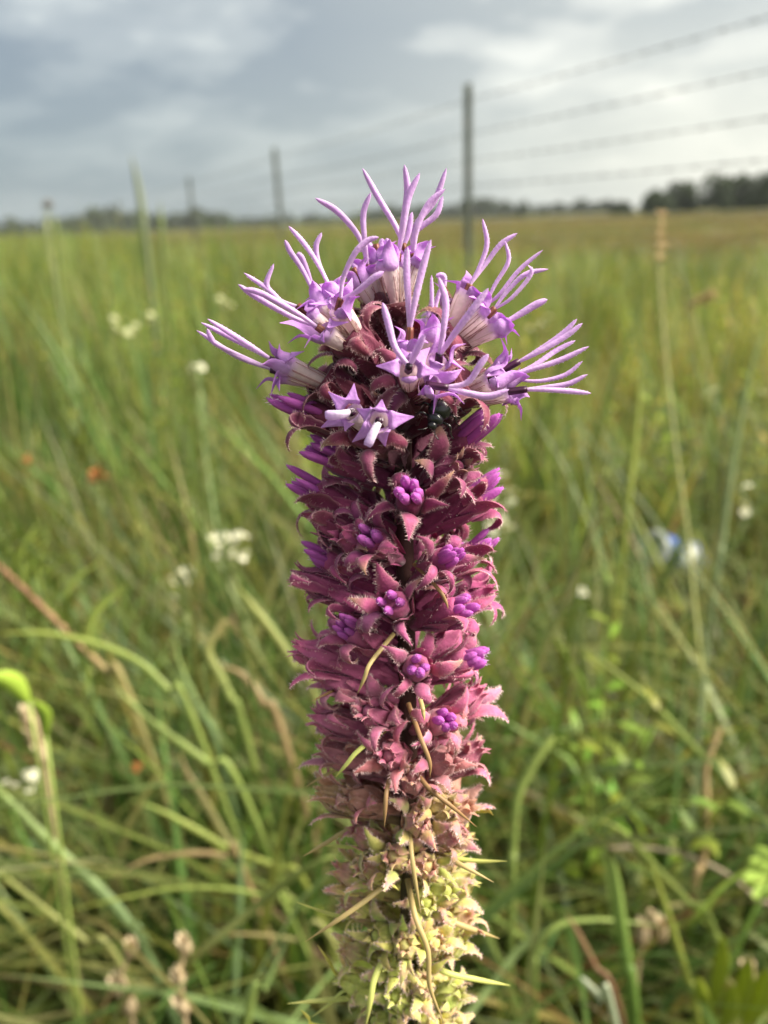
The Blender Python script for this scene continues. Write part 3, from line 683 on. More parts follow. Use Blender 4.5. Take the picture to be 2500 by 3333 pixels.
def ripeness(py):
    """bract colour by height on the spike: (r,g,b,share of pink tip)"""
    return interp([(1200, (0.13, 0.022, 0.055, 0.20)), (1600, (0.23, 0.036, 0.11, 0.70)), (1950, (0.38, 0.072, 0.20, 0.9)), (2250, (0.46, 0.14, 0.25, 1.0)),
                   (2520, (0.46, 0.20, 0.20, 1.0)), (2700, (0.50, 0.44, 0.15, 0.95)), (2900, (0.54, 0.60, 0.14, 0.85)), (3300, (0.60, 0.70, 0.18, 0.60))], py)
TIP_R = [(1200, 0.0146), (1700, 0.0146), (2200, 0.0142), (2600, 0.0132), (2900, 0.0118), (3333, 0.0106)]
occupied = []
LONG = {(1555, 1393), (1039, 1470), (957, 1316), (1593, 1590), (986, 1581)}
def bud(px, py, petals=None, r=None, roll=None, scale=1.0, nb=5, detail=True, P=None, kindb=None):
    rr = random.Random(int(px * 7 + py * 13))
    if P is None: P = at_r(px, py, r if r else interp(TIP_R, py))
    foot = on_axis(P); out = (P - foot).normalized(); drop = rr.uniform(0.006, 0.0095)
    base = foot + AX * drop + out * 0.0018
    d = P - base; L = d.length / 0.92
    sc = L / BL; wsc = scale * interp([(1200, 0.95), (2300, 0.88), (2800, 0.84), (3333, 0.84)], py)
    M = frame(pl(base), d, roll if roll is not None else rr.uniform(0, 6.28)) @ Matrix.Diagonal((wsc, wsc, sc, 1))
    col = ripeness(py + rr.uniform(-60, 60)); j = rr.uniform(0.85, 1.18); col = (col[0] * j, col[1] * j, col[2] * j, col[3])
    if petals is None: petals = False
    o = inst('flower_bud', rr.choice(BODY if petals else BODY_SHUT), plant, M, col)
    occupied.append(P)
    np_ = 0
    if petals:
        np_ = rr.choice((4, 5, 5, 6, 7)) if py > 1500 else 6; pk = rr.uniform(0.78, 1.12); sink = rr.uniform(-0.0006, 0.0008) if py > 1620 else 0.0; lean = rr.uniform(-.25, .25)
        for k in range(np_):
            a = k * 2 * math.pi / np_ + rr.uniform(-.25, .25); q = 0.0015 * rr.uniform(0.85, 1.1)
            lift = interp([(1200, 0.0026), (1600, 0.0018), (1900, 0.0010), (2200, 0.0)], py)
            m = Matrix.Translation((q * math.cos(a), q * math.sin(a), BL * 0.86 - (0.0062 if (px, py) in LONG else 0.0034) + lift * rr.uniform(0.4, 1.4) + sink)) @ Matrix.Rotation(lean + rr.uniform(-.14, .14), 4, 'X') @ Matrix.Diagonal((pk * rr.uniform(.85, 1.15), pk * rr.uniform(.85, 1.15), rr.uniform(.85, 1.15), 1)) @ Matrix.Rotation(rr.uniform(0.0, .12), 4, 'Y')
            inst('petal_bud', rr.choice(PBUD_LONG if (px, py) in LONG else PBUD), o, m)
    pool = kindb or (BR_STAR if py < 2350 else BR_YOUNG)
    a0 = rr.uniform(0, 6.28)
    n2 = nb if detail else 4
    for k in range(n2):
        a = a0 + k * 2 * math.pi / n2 + rr.uniform(-.22, .22)
        use = BR_CURL if (pool is BR_STAR and rr.random() < 0.42) else pool
        m = Matrix.Rotation(a, 4, 'Z') @ Matrix.Translation((0, 0, rr.uniform(-0.0012, 0.0006))) @ Matrix.Rotation(rr.uniform(-.22, .22), 4, 'X') @ Matrix.Diagonal((rr.uniform(.8, 1.12), rr.uniform(0.7, 1.3), rr.uniform(0.82, 1.08), 1))
        inst('bract', rr.choice(use), o, m, (col[0] * rr.uniform(.85, 1.15), col[1] * rr.uniform(.85, 1.15), col[2] * rr.uniform(.85, 1.15), col[3]))
    return o

VIS = [  # px, py of each bud face seen in the photograph
    (957, 1316), (1039, 1470), (1555, 1393), (986, 1581), (1343, 1595), (1593, 1590), (1193, 1740), (1473, 1802), (1574, 1778), (1025, 1802), (976, 1870),
    (1275, 1952), (1516, 1966), (1588, 1913), (1010, 1665), (1075, 1925), (1505, 1508), (1116, 2040), (975, 2107), (1367, 2165), (1555, 2131), (1045, 2195),
    (1188, 2310), (1463, 2339), (1028, 2334), (1565, 2247), (1261, 2459), (1468, 2469), (1560, 2430), (1052, 2435), (1135, 2589), (1042, 2580), (1528, 2623),
    (1367, 2671), (1488, 2714), (1176, 2817), (1096, 2830), (1275, 2788), (1463, 2896), (1534, 2860), (1122, 2925), (1395, 2936), (1528, 2970), (1216, 3045),
    (1120, 3090), (1507, 3060), (1315, 3075), (1285, 3242), (1112, 3185), (1497, 3233), (1380, 3200), (1210, 3320), (1420, 3330)]
NOPETAL = {(1010, 1665), (976, 1870), (1075, 1925), (1505, 1508), (1588, 1913)}
PETALS = {(1116, 2040), (1367, 2165), (1463, 2339), (1555, 2131)}
for x, y in VIS: bud(x, y, petals=((x, y) in PETALS or y < 1990) and (x, y) not in NOPETAL)
# fill the rest of the spike on its phyllotactic spiral wherever no traced bud stands
def y_front(f): return f > -0.1
def fill():
    rr = random.Random(3); k = 0; s = 0.012
    while s < ALEN + 0.028:
        foot = A0 + AX * s; py = proj(foot)[1] if s < ALEN else 3333 + (s - ALEN) * 9000
        a = k * 2.39996; e = Vector((1, 0, 0)) - AX * AX.x; e.normalize(); g = AX.cross(e)
        R_ = interp(TIP_R, py) * rr.uniform(0.86, 0.98); P = foot + (e * math.cos(a) + g * math.sin(a)) * R_
        near = min((P - q).length for q in occupied)
        front = (CAM - foot).normalized().dot((P - foot).normalized())
        lim = (0.0068 if proj(P)[1] < 2350 else 0.0060) if y_front(front) else 0.0066
        if near > lim:
            x, y = proj(P)
            if y > (1600 if front > 0.2 else 1230): bud(x, y, P=P, detail=front > -0.15, petals=(y < 1900 and rr.random() < 0.35))
        k += 1; s += 0.00145
fill()

# narrow leaves poking out between the buds: traced (pixel, height off the axis in m)
TAN = (0.46, 0.36, 0.16); GRN = (0.56, 0.60, 0.18); BRN = (0.30, 0.18, 0.085); YEL = (0.58, 0.56, 0.13)
LEAVES = [([(1440, 2785, .010), (1500, 2815, .015), (1607, 2872, .020)], TAN, 11), ([(1480, 2795, .008), (1560, 2803, .013), (1651, 2803, .018)], GRN, 9),
    ([(1470, 3000, .010), (1550, 3030, .014), (1626, 3055, .018)], TAN, 12), ([(1450, 3165, .010), (1560, 3190, .015), (1661, 3208, .019)], GRN, 12),
    ([(1142, 2699, .010), (1060, 2745, .015), (986, 2788, .019)], TAN, 10), ([(1142, 2758, .008), (1090, 2752, .012), (1058, 2755, .014)], GRN, 8),
    ([(1167, 2990, .010), (1078, 2976, .015), (964, 2936, .020)], GRN, 9), ([(1205, 2920, .013), (1107, 2990, .019), (994, 3065, .024)], TAN, 10),
    ([(1110, 3180, .008), (1072, 3130, .012), (1033, 3075, .015)], YEL, 8), ([(1176, 3247, .009), (1060, 3255, .015), (934, 3267, .022)], GRN, 12),
    ([(1127, 3222, .010), (1070, 3270, .014), (1013, 3312, .018)], GRN, 7), ([(1030, 3340, .010), (1005, 3312, .012), (979, 3287, .014)], YEL, 9),
    ([(1340, 2780, .0150), (1352, 2870, .0165), (1370, 2975, .0165)], TAN, 9), ([(1352, 2985, .014), (1393, 3095, .0165), (1400, 3215, .017), (1450, 3340, .017)], TAN, 11),
    ([(1367, 2396, .0150), (1398, 2478, .0175), (1400, 2530, .0175)], BRN, 9), ([(1262, 2560, .0150), (1254, 2630, .0172), (1251, 2692, .0175)], BRN, 9),
    ([(1391, 2560, .0140), (1470, 2625, .0170), (1552, 2692, .0185)], BRN, 9), ([(1208, 2155, .0150), (1185, 2210, .0168), (1164, 2257, .0172)], TAN, 8),
    ([(1121, 2237, .0120), (1060, 2260, .0165), (1014, 2283, .0195)], BRN, 6), ([(1170, 2440, .0140), (1130, 2485, .0165), (1092, 2530, .0180)], GRN, 9),
    ([(1111, 2502, .0120), (1050, 2528, .0165), (995, 2562, .0190)], TAN, 7), ([(1425, 1915, .0155), (1450, 1955, .0170), (1459, 1982, .0175)], BRN, 7),
    ([(1372, 2290, .0155), (1378, 2320, .0168), (1382, 2346, .0175)], TAN, 8), ([(1250, 2870, .012), (1275, 2880, .0150), (1298, 2898, .0155)], YEL, 8),
    ([(1560, 2640, .013), (1590, 2640, .016), (1606, 2655, .018)], YEL, 8), ([(1225, 3170, .013), (1205, 3260, .016), (1190, 3345, .017)], GRN, 13)]
for pts, col, w in LEAVES:
    P = [at_r(x, y, r) for x, y, r in pts]; inward = (on_axis(P[0]) - P[0]); back = (P[0] - P[1]).normalized()
    P = [P[0] + inward * 0.45 + back * 0.003] + P; q = [pl(v) for v in catmull(P, 16)]; hw = w * 4.6e-5
    mb = MB(); view = (CAM - P[1]).normalized(); wd = (P[-1] - P[0]).cross(view).normalized(); rr = random.Random(int(pts[0][0]))
    ribbon(mb, q, wd, lambda t: hw * (1.1 - 0.25 * t) * (1 if t < 0.6 else max(0.10, 1 - ((t - 0.6) / 0.4) ** 2)), hw * 0.22, cup=0.30, nu=4,
           col=lambda t, u: lerp3(tuple(c * (1 + 0.25 * (abs(u) > .6)) for c in col), (0.30, 0.19, 0.08), 0.55 * max(0, t - 0.45)), hairs=0)
    mb.obj('leaf', M_LEAF, plant)

# --- open flower heads -------------------------------------------------------------
LILAC = (0.70, 0.46, 0.80); LILAC_PALE = (0.80, 0.62, 0.82); LOBE = (0.67, 0.35, 0.79); LOBE_IN = (0.70, 0.46, 0.80)
ANTH_D = (0.045, 0.008, 0.035); ANTH_B = (0.17, 0.055, 0.035)
def style_branch(pts, parent, w=11.0, pale=0.3, seed=0):
    rr = random.Random(seed); q = [pl(v) for v in catmull(pts, 18)]; hw = w * 4.1e-5; mb = MB()
    view = (CAM - pts[-1]).normalized(); tn = (pts[-1] - pts[0]).normalized(); wd = (tn.cross(view) + view * rr.uniform(-0.5, 0.5)).normalized()
    c0 = lerp3(LILAC, LILAC_PALE, pale + 0.4)
    def hwf(t): return hw * (0.58 + 0.47 * math.sin(min(1, t / 0.7) * math.pi / 2)) * (1 if t < 0.66 else max(0.10, math.sqrt(max(0, 1 - ((t - 0.66) / 0.34) ** 2.2))))
    ribbon(mb, q, wd, hwf, hw * 0.15, cup=0.50, nu=6, col=lambda t, u: lerp3(lerp3(c0, LILAC, min(1, t * 1.6)), (0.82, 0.70, 0.86) if abs(u) > 0.9 else (0.54, 0.30, 0.66), 0.5 if abs(u) > 0.9 else (0.35 if abs(u) < 0.2 else 0.0)), hairs=0)
    n = len(q)
    for k in range(40):                                   # papillae give the edge its fine grain
        i = int(rr.uniform(0.3, 0.98) * (n - 1)); T = (q[min(i + 1, n - 1)] - q[i - 1]).normalized(); w_ = (wd - T * wd.dot(T)).normalized(); s = rr.choice((-1, 1))
        p = q[i] + w_ * s * hwf(i / (n - 1)) * 0.95; d = w_ * s * 0.00018; e = T * 0.00007; b0 = len(mb.v)
        mb.v += [tuple(p + e), tuple(p - e), tuple(p + d)]; mb.f.append((b0, b0 + 1, b0 + 2)); mb.c += [(0.72, 0.6, 0.82)] * 3
    return mb.obj('style_branch', M_PETAL, parent)
def corolla(throat, d, root, lobes, parent, seed, lobe_len=0.0050, spread=None, tube_col=(0.66, 0.46, 0.55)):
    """pale funnel with five pointed lobes; lobes may be traced tip points"""
    rr = random.Random(seed); mb = MB(); d = d.normalized()
    tp = catmull([root, root.lerp(throat, 0.5) + d * 0.0006, throat], 8); tp = [pl(v) for v in tp]
    tube(mb, tp, lambda t: 0.0007 + 0.0012 * t ** 1.2, n=12, col=lambda t: lerp3((0.52, 0.30, 0.32), (0.80, 0.66, 0.66), min(1, t * 1.6)) if t < 0.9 else LOBE_IN, cap=False)
    x = d.orthogonal().normalized(); y = d.cross(x)
    tips = []
    if lobes: tips = [(v, None) for v in lobes]
    else:
        a0 = rr.uniform(0, 6.28)
        for k in range(5):
            a = a0 + k * 1.2566 + rr.uniform(-.2, .2); sp = spread if spread is not None else rr.uniform(0.75, 1.45)
            e = x * math.cos(a) + y * math.sin(a); L = lobe_len * rr.uniform(0.85, 1.15)
            tips.append((throat + (e * math.sin(sp) + d * math.cos(sp)) * L, e))
    for tip, e in tips:
        v = tip - throat; e2 = (v - d * v.dot(d)); e2 = e2.normalized() if e2.length > 1e-6 else x
        s0 = throat + e2 * 0.0014 - d * 0.0008; mid = throat.lerp(tip, 0.5) + d * (0.10 * v.length); end = tip - d * 0.0003
        q = [pl(p) for p in catmull([s0, throat + e2 * 0.0019 + d * 0.0002, mid, end], 10)]; wd = d.cross(e2); W_ = 0.00145 * rr.uniform(0.85, 1.15); jit = rr.uniform(0.9, 1.1)
        ribbon(mb, q, wd, lambda t: W_ * (0.75 + 0.25 * math.sin(min(1, t / 0.5) * math.pi / 2)) * max(0.05, 1 - max(0, (t - 0.40) / 0.60) ** 1.5), 0.00016, cup=0.30, nu=4,
               col=lambda t, u: lerp3(tuple(c * jit for c in LOBE_IN), tuple(c * jit for c in LOBE), min(1, t * 1.5)))
    return mb.obj('corolla', M_PETAL, parent)
def anther(throat, tip, parent, col):
    mb = MB(); ax = (tip - throat); L = ax.length; p0 = throat - ax * 0.25; q = [pl(p0.lerp(tip, t)) for t in np.linspace(0, 1, 6)]
    base = len(mb.v); n = 20
    tube(mb, q, lambda t: 0.00072 * (0.95 - 0.12 * t), n=n, col=col)
    for i in range(base, len(mb.v)):
        j = (i - base) % n; k = 0.86 if j % 4 == 0 else 1.0
        c0 = q[(i - base) // n]; v = Vector(mb.v[i]); mb.v[i] = tuple(c0 + (v - c0) * k); mb.c[i] = tuple(c * (0.5 if j % 4 == 0 else 1.1) for c in col)
    return mb.obj('anther_tube', M_DARK, parent)
def pappus(root, throats, d, parent, seed):
    """stiff reddish bristles standing round the corolla tubes"""
    rr = random.Random(seed); mb = MB()
    for th in throats:
        for k in range(18):
            a = rr.uniform(0, 6.28); v = (th - root); x = v.orthogonal().normalized(); y = v.normalized().cross(x); e = x * math.cos(a) + y * math.sin(a)
            p0 = root + e * 0.0007; p1 = root.lerp(th, 0.55) + e * 0.0016; p2 = root.lerp(th, rr.uniform(0.80, 0.98)) + e * rr.uniform(0.0013, 0.0022)
            c = rr.choice(((0.42, 0.20, 0.18), (0.30, 0.10, 0.11), (0.62, 0.48, 0.40)))
            tube(mb, [pl(p) for p in catmull([p0, p1, p2], 5)], 0.00005, n=3, col=c, cap=False)
    return mb.obj('pappus', M_STALK, parent)
def open_head(rim, dz, florets, base_drop=0.010, seed=0, nb=6, rimw=1.0, cupcol=None):
    """rim: pixel of the cup's mouth; florets: dicts with throat, style tips and traced lobes (pixels + dz)"""
    rr = random.Random(seed); RIM = at_dz(*rim, dz); foot = on_axis(RIM); foot = foot + AX * base_drop
    if (foot - A0).dot(AX) < 0.001: foot = A0 + AX * 0.001
    base = foot + (RIM - foot).normalized() * 0.0015; d = (RIM - base); L = d.length
    col = cupcol or (0.15, 0.026, 0.055, 0.2)
    mbh = MB(); prof = [(0.0012, 0), (0.0016, 0.2 * L), (0.0024, 0.5 * L), (0.0029 * rimw, 0.8 * L), (0.0031 * rimw, L), (0.0026 * rimw, L * 1.01), (0.0016, 0.9 * L)]
    Mf = frame((0, 0, 0), d); lathe(mbh, prof, 14, col=lambda t: (0.1 + 0.3 * t, 0.1, 0), ribs=5, ribamp=0.07)
    for k in range(10):
        a = k * 2.399; z0 = L * (0.05 + 0.055 * k); l2 = L * 0.42; pts = []
        for i in range(7):
            t = i / 6; z = z0 + l2 * t; r = np.interp(z / L, [0, .2, .5, .8, 1, 1.3], [.0012, .0016, .0024, .0029 * rimw, .0031 * rimw, .0033 * rimw]) + 0.0002 + 0.0006 * t * t
            pts.append(Vector((r * math.cos(a), r * math.sin(a), z)))
        ribbon(mbh, pts, Vector((-math.sin(a), math.cos(a), 0)), lambda t: 0.0014 * (1 - t ** 2.5) + 0.0003, 0.00014, cup=-0.35, nu=4, col=lambda t, u: (0.2 + 0.6 * t, abs(u) * t, 0), hairs=16, rr=rr)
    me = mbh.mesh('flower_head', M_BRACT)
    HM = Matrix.Translation(pl(base)) @ Mf
    o = inst('flower_head', me, plant, HM, col)
    inv = HM.inverted()
    def kid(c): c.parent = o; c.matrix_parent_inverse = Matrix.Identity(4); c.matrix_basis = inv; return c
    for k in range(nb):
        a = k * 2 * math.pi / nb + rr.uniform(-.3, .3)
        m = Matrix.Translation((0, 0, L - BL * 0.86)) @ Matrix.Rotation(a, 4, 'Z') @ Matrix.Diagonal((rimw * 1.02, 1, 1, 1))
        inst('bract', rr.choice(BR_CURL + BR_STAR[4:]), o, m, (col[0] * rr.uniform(.8, 1.3), col[1], col[2] * rr.uniform(.8, 1.3), 0.3))
    root = base.lerp(RIM, 0.55); ths = []
    for i, fl in enumerate(florets):
        th = at_dz(*fl['t'][:2], fl['t'][2] if len(fl['t']) > 2 else dz + 0.001); ths.append(th)
        dzt = (fl['t'][2] if len(fl['t']) > 2 else dz + 0.001)
        sty = fl.get('s', []); tipsw = [at_dz(x, y, z) for (*_, (x, y, z)) in [tuple(s) for s in sty]]
        if tipsw: dirv = sum(((t - th).normalized() for t in tipsw), Vector()).normalized()
        else: dirv = (th - root).normalized()
        if 'd' in fl: dirv = (at_dz(*fl['d']) - th).normalized()
        lob = [at_dz(*l) for l in fl['l']] if fl.get('l') else None
        kid(corolla(th, dirv, root + Vector((rr.uniform(-1, 1), rr.uniform(-1, 1), rr.uniform(-1, 1))) * 0.0008, lob, None, seed * 31 + i, spread=fl.get('sp')))
        atip = at_dz(*fl['a']) if fl.get('a') else th + dirv * 0.0030
        kid(anther(th, atip, None, ANTH_D if fl.get('dark') else ANTH_B))
        for j, s in enumerate(sty):
            P = [th.lerp(atip, 0.8)] + [at_dz(*q) for q in s]
            kid(style_branch(P, None, w=fl.get('w', 11.5), pale=fl.get('pale', 0.2), seed=seed * 97 + i * 7 + j))
        if fl.get('white'):
            mbw = MB(); P = [th] + [at_dz(*q) for q in fl['white']]; tube(mbw, [pl(v) for v in catmull(P, 8)], lambda t: 0.00105 * (0.8 + 0.2 * t) * (1 if t < 0.9 else 0.75), n=10, flat=0.7, col=lambda t: lerp3((0.85, 0.82, 0.86), (0.66, 0.45, 0.80), min(1, t * 0.9)))
            kid(mbw.obj('style', M_PETAL, None))
    kid(pappus(root, ths, d, None, seed))
    return o

mm = 0.001
# far left head
open_head((1055, 1225), 3 * mm, [
    dict(t=(937, 1190, 5 * mm), a=(876, 1168, 5.5 * mm), s=[[(800, 1115, 6 * mm), (676, 1038, 6 * mm)], [(810, 1128, 5 * mm), (655, 1050, 5 * mm)]], dark=1, l=[(870, 1107, 3 * mm), (904, 1116, 7 * mm), (845, 1185, 9 * mm), (880, 1255, 7 * mm), (985, 1140, 9 * mm)]),
    dict(t=(930, 1215, 3 * mm), a=(880, 1203, 3 * mm), s=[[(770, 1160, 3 * mm), (640, 1076, 2 * mm)], [(720, 1130, 3 * mm), (686, 1100, 3 * mm), (674, 1070, 3 * mm)]], dark=1, l=[(828, 1264, 4 * mm), (874, 1293, 5 * mm), (905, 1270, 8 * mm), (860, 1180, 0)])], seed=1)
# left middle head
open_head((1120, 1085), 5 * mm, [
    dict(t=(1056, 1080, 9 * mm), a=(1030, 1062, 9.5 * mm), s=[[(945, 1030, 11 * mm), (830, 965, 11 * mm), (775, 926, 11 * mm)], [(960, 1015, 12 * mm), (850, 955, 12 * mm), (792, 940, 12 * mm)]], l=[(905, 1048, 9 * mm), (930, 1115, 10 * mm), (985, 1130, 11 * mm), (1050, 1112, 12 * mm), (1130, 1045, 11 * mm)]),
    dict(t=(1010, 1035, 5 * mm), s=[[(930, 995, 5 * mm), (878, 945, 5 * mm), (794, 888, 5 * mm)], [(905, 975, 5 * mm), (867, 925, 5 * mm), (891, 858, 5 * mm)]], l=[(1000, 975, 6 * mm), (1035, 990, 8 * mm), (990, 1080, 8 * mm)]),
    dict(t=(1102, 1003, 9 * mm), a=(1110, 970, 9.5 * mm), s=[[(1118, 905, 10 * mm), (1155, 825, 11 * mm), (1195, 785, 11 * mm), (1233, 772, 11 * mm)], [(1160, 950, 12 * mm), (1215, 905, 13 * mm), (1250, 884, 13 * mm)]], l=[(1060, 940, 8 * mm), (1010, 985, 10 * mm), (1150, 900, 8 * mm), (1175, 960, 11 * mm), (1145, 1040, 12 * mm)]),
    dict(t=(1085, 958, 4 * mm), a=(1075, 935, 4 * mm), s=[[(1030, 850, 4 * mm), (985, 785, 4 * mm), (940, 736, 4 * mm)], [(1038, 860, 3 * mm), (1028, 800, 3 * mm), (1047, 757, 3 * mm)]]),
    dict(t=(1040, 990, 4 * mm), a=(1026, 965, 4 * mm), s=[[(985, 880, 4 * mm), (945, 820, 4 * mm), (927, 781, 4 * mm)], [(1000, 880, 3 * mm), (980, 835, 3 * mm), (965, 825, 3 * mm)]])], seed=2, nb=4, rimw=1.2)
# back left head, high up
open_head((1222, 985), -5 * mm, [
    dict(t=(1200, 890, -5 * mm), a=(1196, 862, -5 * mm), s=[[(1170, 775, -5 * mm), (1100, 690, -5 * mm), (1026, 645, -5 * mm)], [(1185, 770, -4 * mm), (1183, 690, -4 * mm), (1207, 626, -4 * mm)]], w=13, pale=.5),
    dict(t=(1232, 850, -7 * mm), s=[[(1205, 800, -7 * mm), (1195, 780, -7 * mm)], [(1240, 800, -7 * mm), (1245, 776, -7 * mm)]], sp=0.9),
    dict(t=(1172, 925, -3 * mm), s=[[(1165, 880, -3 * mm), (1140, 850, -3 * mm)]], sp=0.8)], seed=3, nb=3, cupcol=(0.13, 0.028, 0.045, 0.1))
# top centre head on its tall dark cup
open_head((1288, 985), 0.5 * mm, [
    dict(t=(1292, 862, 0), a=(1296, 825, 0), s=[[(1310, 730, 0), (1325, 620, 0), (1316, 536, 0)], [(1312, 740, 1 * mm), (1330, 640, 1 * mm), (1366, 563, 1 * mm)]], w=14, pale=.6, sp=0.85),
    dict(t=(1320, 850, -3 * mm), s=[[(1290, 740, -3 * mm), (1230, 640, -3 * mm), (1180, 548, -3 * mm)], [(1330, 760, -3 * mm), (1342, 690, -3 * mm)]], w=13, pale=.5, sp=0.95),
    dict(t=(1345, 855, 0), a=(1345, 825, 0), s=[[(1352, 735, 0), (1415, 650, 0), (1453, 547, 0)], [(1358, 745, 1 * mm), (1395, 665, 1 * mm), (1449, 615, 1 * mm)], [(1350, 760, 0), (1420, 700, 0), (1442, 637, 0)]], w=13, pale=.5, l=[(1403, 778, 2 * mm), (1421, 796, 0), (1385, 850, 4 * mm), (1350, 790, -4 * mm)]),
    dict(t=(1265, 868, 2 * mm), s=[[(1262, 800, 2 * mm), (1258, 775, 2 * mm)]], l=[(1245, 772, 2 * mm), (1268, 772, 4 * mm), (1228, 840, 4 * mm), (1290, 790, 0)])],
    base_drop=0.006, seed=4, nb=2, rimw=1.15, cupcol=(0.12, 0.028, 0.04, 0.1))
# front centre head, leaning to the camera
open_head((1355, 1225), 11 * mm, [
    dict(t=(1331, 1126, 13 * mm), a=(1335, 1065, 13 * mm), s=[[(1330, 980, 13 * mm), (1325, 880, 13 * mm), (1327, 803, 13 * mm)], [(1350, 990, 13.5 * mm), (1375, 880, 13.5 * mm), (1403, 780, 13.5 * mm)]], w=14, l=[(1285, 1055, 12 * mm), (1426, 1056, 14 * mm), (1395, 1110, 17 * mm), (1295, 1105, 15 * mm)]),
    dict(t=(1330, 1203, 17 * mm), a=(1332, 1192, 19.5 * mm), s=[[(1285, 1130, 18 * mm), (1262, 1050, 17 * mm), (1245, 985, 16 * mm)], [(1350, 1150, 20 * mm), (1382, 1088, 21 * mm)]], w=14, d=(1333, 1160, 26 * mm), dark=1, l=[(1224, 1190, 17 * mm), (1334, 1248, 18 * mm), (1430, 1214, 17 * mm), (1400, 1130, 15 * mm), (1290, 1120, 14 * mm)]),
    dict(t=(1428, 1175, 13 * mm), a=(1430, 1152, 14 * mm), s=[[(1445, 1070, 15 * mm), (1452, 980, 15 * mm), (1428, 902, 15 * mm)], [(1475, 1090, 16 * mm), (1535, 1010, 17 * mm), (1590, 938, 17 * mm)]], w=14, dark=1, l=[(1518, 1113, 14 * mm), (1426, 1056, 11 * mm), (1515, 1200, 13 * mm), (1400, 1230, 16 * mm)]),
    dict(t=(1400, 1255, 16 * mm), a=(1460, 1262, 16.5 * mm), s=[[(1520, 1245, 17 * mm), (1560, 1190, 17.5 * mm), (1590, 1152, 17.5 * mm)], [(1515, 1278, 17 * mm), (1590, 1290, 17.5 * mm), (1657, 1268, 17.5 * mm)]], w=13, dark=1, l=[(1366, 1284, 17 * mm), (1416, 1346, 17 * mm), (1518, 1314, 17 * mm), (1510, 1200, 14 * mm), (1380, 1200, 14 * mm)]),
    dict(t=(1410, 1100, 7 * mm), s=[[(1408, 1000, 7 * mm), (1405, 895, 7 * mm)], [(1415, 1010, 6 * mm), (1435, 930, 6 * mm)]], w=9)], seed=5, nb=6, rimw=1.1)
# upper right head
open_head((1500, 1085), 3 * mm, [
    dict(t=(1521, 948, 3 * mm), a=(1530, 925, 3 * mm), s=[[(1565, 860, 3 * mm), (1586, 790, 3 * mm), (1571, 712, 3 * mm)], [(1580, 860, 2 * mm), (1630, 795, 2 * mm), (1684, 759, 2 * mm)]], w=10.5, l=[(1448, 907, 3 * mm), (1508, 897, 1 * mm), (1520, 875, 0), (1580, 960, 6 * mm)]),
    dict(t=(1570, 1010, 3 * mm), a=(1585, 990, 3 * mm), s=[[(1610, 930, 3 * mm), (1656, 850, 3 * mm), (1645, 785, 3 * mm)], [(1625, 960, 4 * mm), (1690, 880, 4 * mm), (1767, 814, 4 * mm)]], w=9.5, l=[(1590, 935, 6 * mm), (1530, 960, 8 * mm), (1640, 1030, 6 * mm)]),
    dict(t=(1590, 1025, 6 * mm), a=(1612, 1003, 6 * mm), s=[[(1650, 950, 6 * mm), (1710, 893, 6 * mm), (1785, 876, 6 * mm)], [(1660, 975, 7 * mm), (1715, 915, 7 * mm), (1732, 880, 7 * mm), (1718, 862, 7 * mm)]], w=9.5, l=[(1665, 1045, 8 * mm), (1560, 985, 9 * mm)]),
    dict(t=(1620, 1062, 6 * mm), a=(1650, 1047, 6 * mm), s=[[(1690, 1025, 6 * mm), (1740, 995, 6 * mm), (1782, 975, 6 * mm)]], w=15, l=[(1697, 1092, 6 * mm), (1656, 1119, 7 * mm), (1680, 1055, 9 * mm), (1640, 1035, 2 * mm)]),
    dict(t=(1470, 985, 0), s=[[(1445, 900, 0), (1418, 898, 0)]], l=[(1412, 915, 0), (1440, 1010, 2 * mm), (1420, 960, 1 * mm)])], seed=6, rimw=1.1)
# lower right head
open_head((1535, 1245), 7 * mm, [
    dict(t=(1634, 1206, 7 * mm), a=(1690, 1176, 7 * mm), s=[[(1750, 1140, 7 * mm), (1830, 1085, 7 * mm), (1878, 1038, 7 * mm)], [(1752, 1146, 8 * mm), (1840, 1095, 8 * mm), (1896, 1052, 8 * mm)]], dark=1, w=11, l=[(1634, 1092, 8 * mm), (1670, 1130, 6 * mm), (1590, 1220, 11 * mm)]),
    dict(t=(1605, 1238, 9 * mm), a=(1668, 1222, 9 * mm), s=[[(1735, 1190, 9 * mm), (1810, 1140, 8 * mm), (1873, 1108, 8 * mm)], [(1740, 1200, 10 * mm), (1830, 1170, 10 * mm), (1917, 1128, 10 * mm)]], dark=1, w=11, l=[(1626, 1258, 12 * mm), (1660, 1140, 9 * mm), (1720, 1215, 11 * mm)]),
    dict(t=(1640, 1236, 6 * mm), a=(1690, 1236, 6 * mm), s=[[(1760, 1240, 6 * mm), (1840, 1220, 6 * mm), (1896, 1176, 6 * mm)]], dark=1, w=9, l=[(1730, 1225, 7 * mm), (1700, 1195, 6 * mm)]),
    dict(t=(1661, 1274, 8 * mm), a=(1715, 1267, 8 * mm), s=[[(1770, 1262, 8 * mm), (1850, 1250, 8 * mm), (1913, 1219, 8 * mm)], [(1775, 1268, 9 * mm), (1850, 1272, 9 * mm), (1924, 1280, 9 * mm)]], dark=1, w=11, l=[(1702, 1368, 7 * mm), (1693, 1332, 9 * mm), (1730, 1292, 7 * mm), (1640, 1320, 6 * mm)])], seed=7, rimw=1.1)
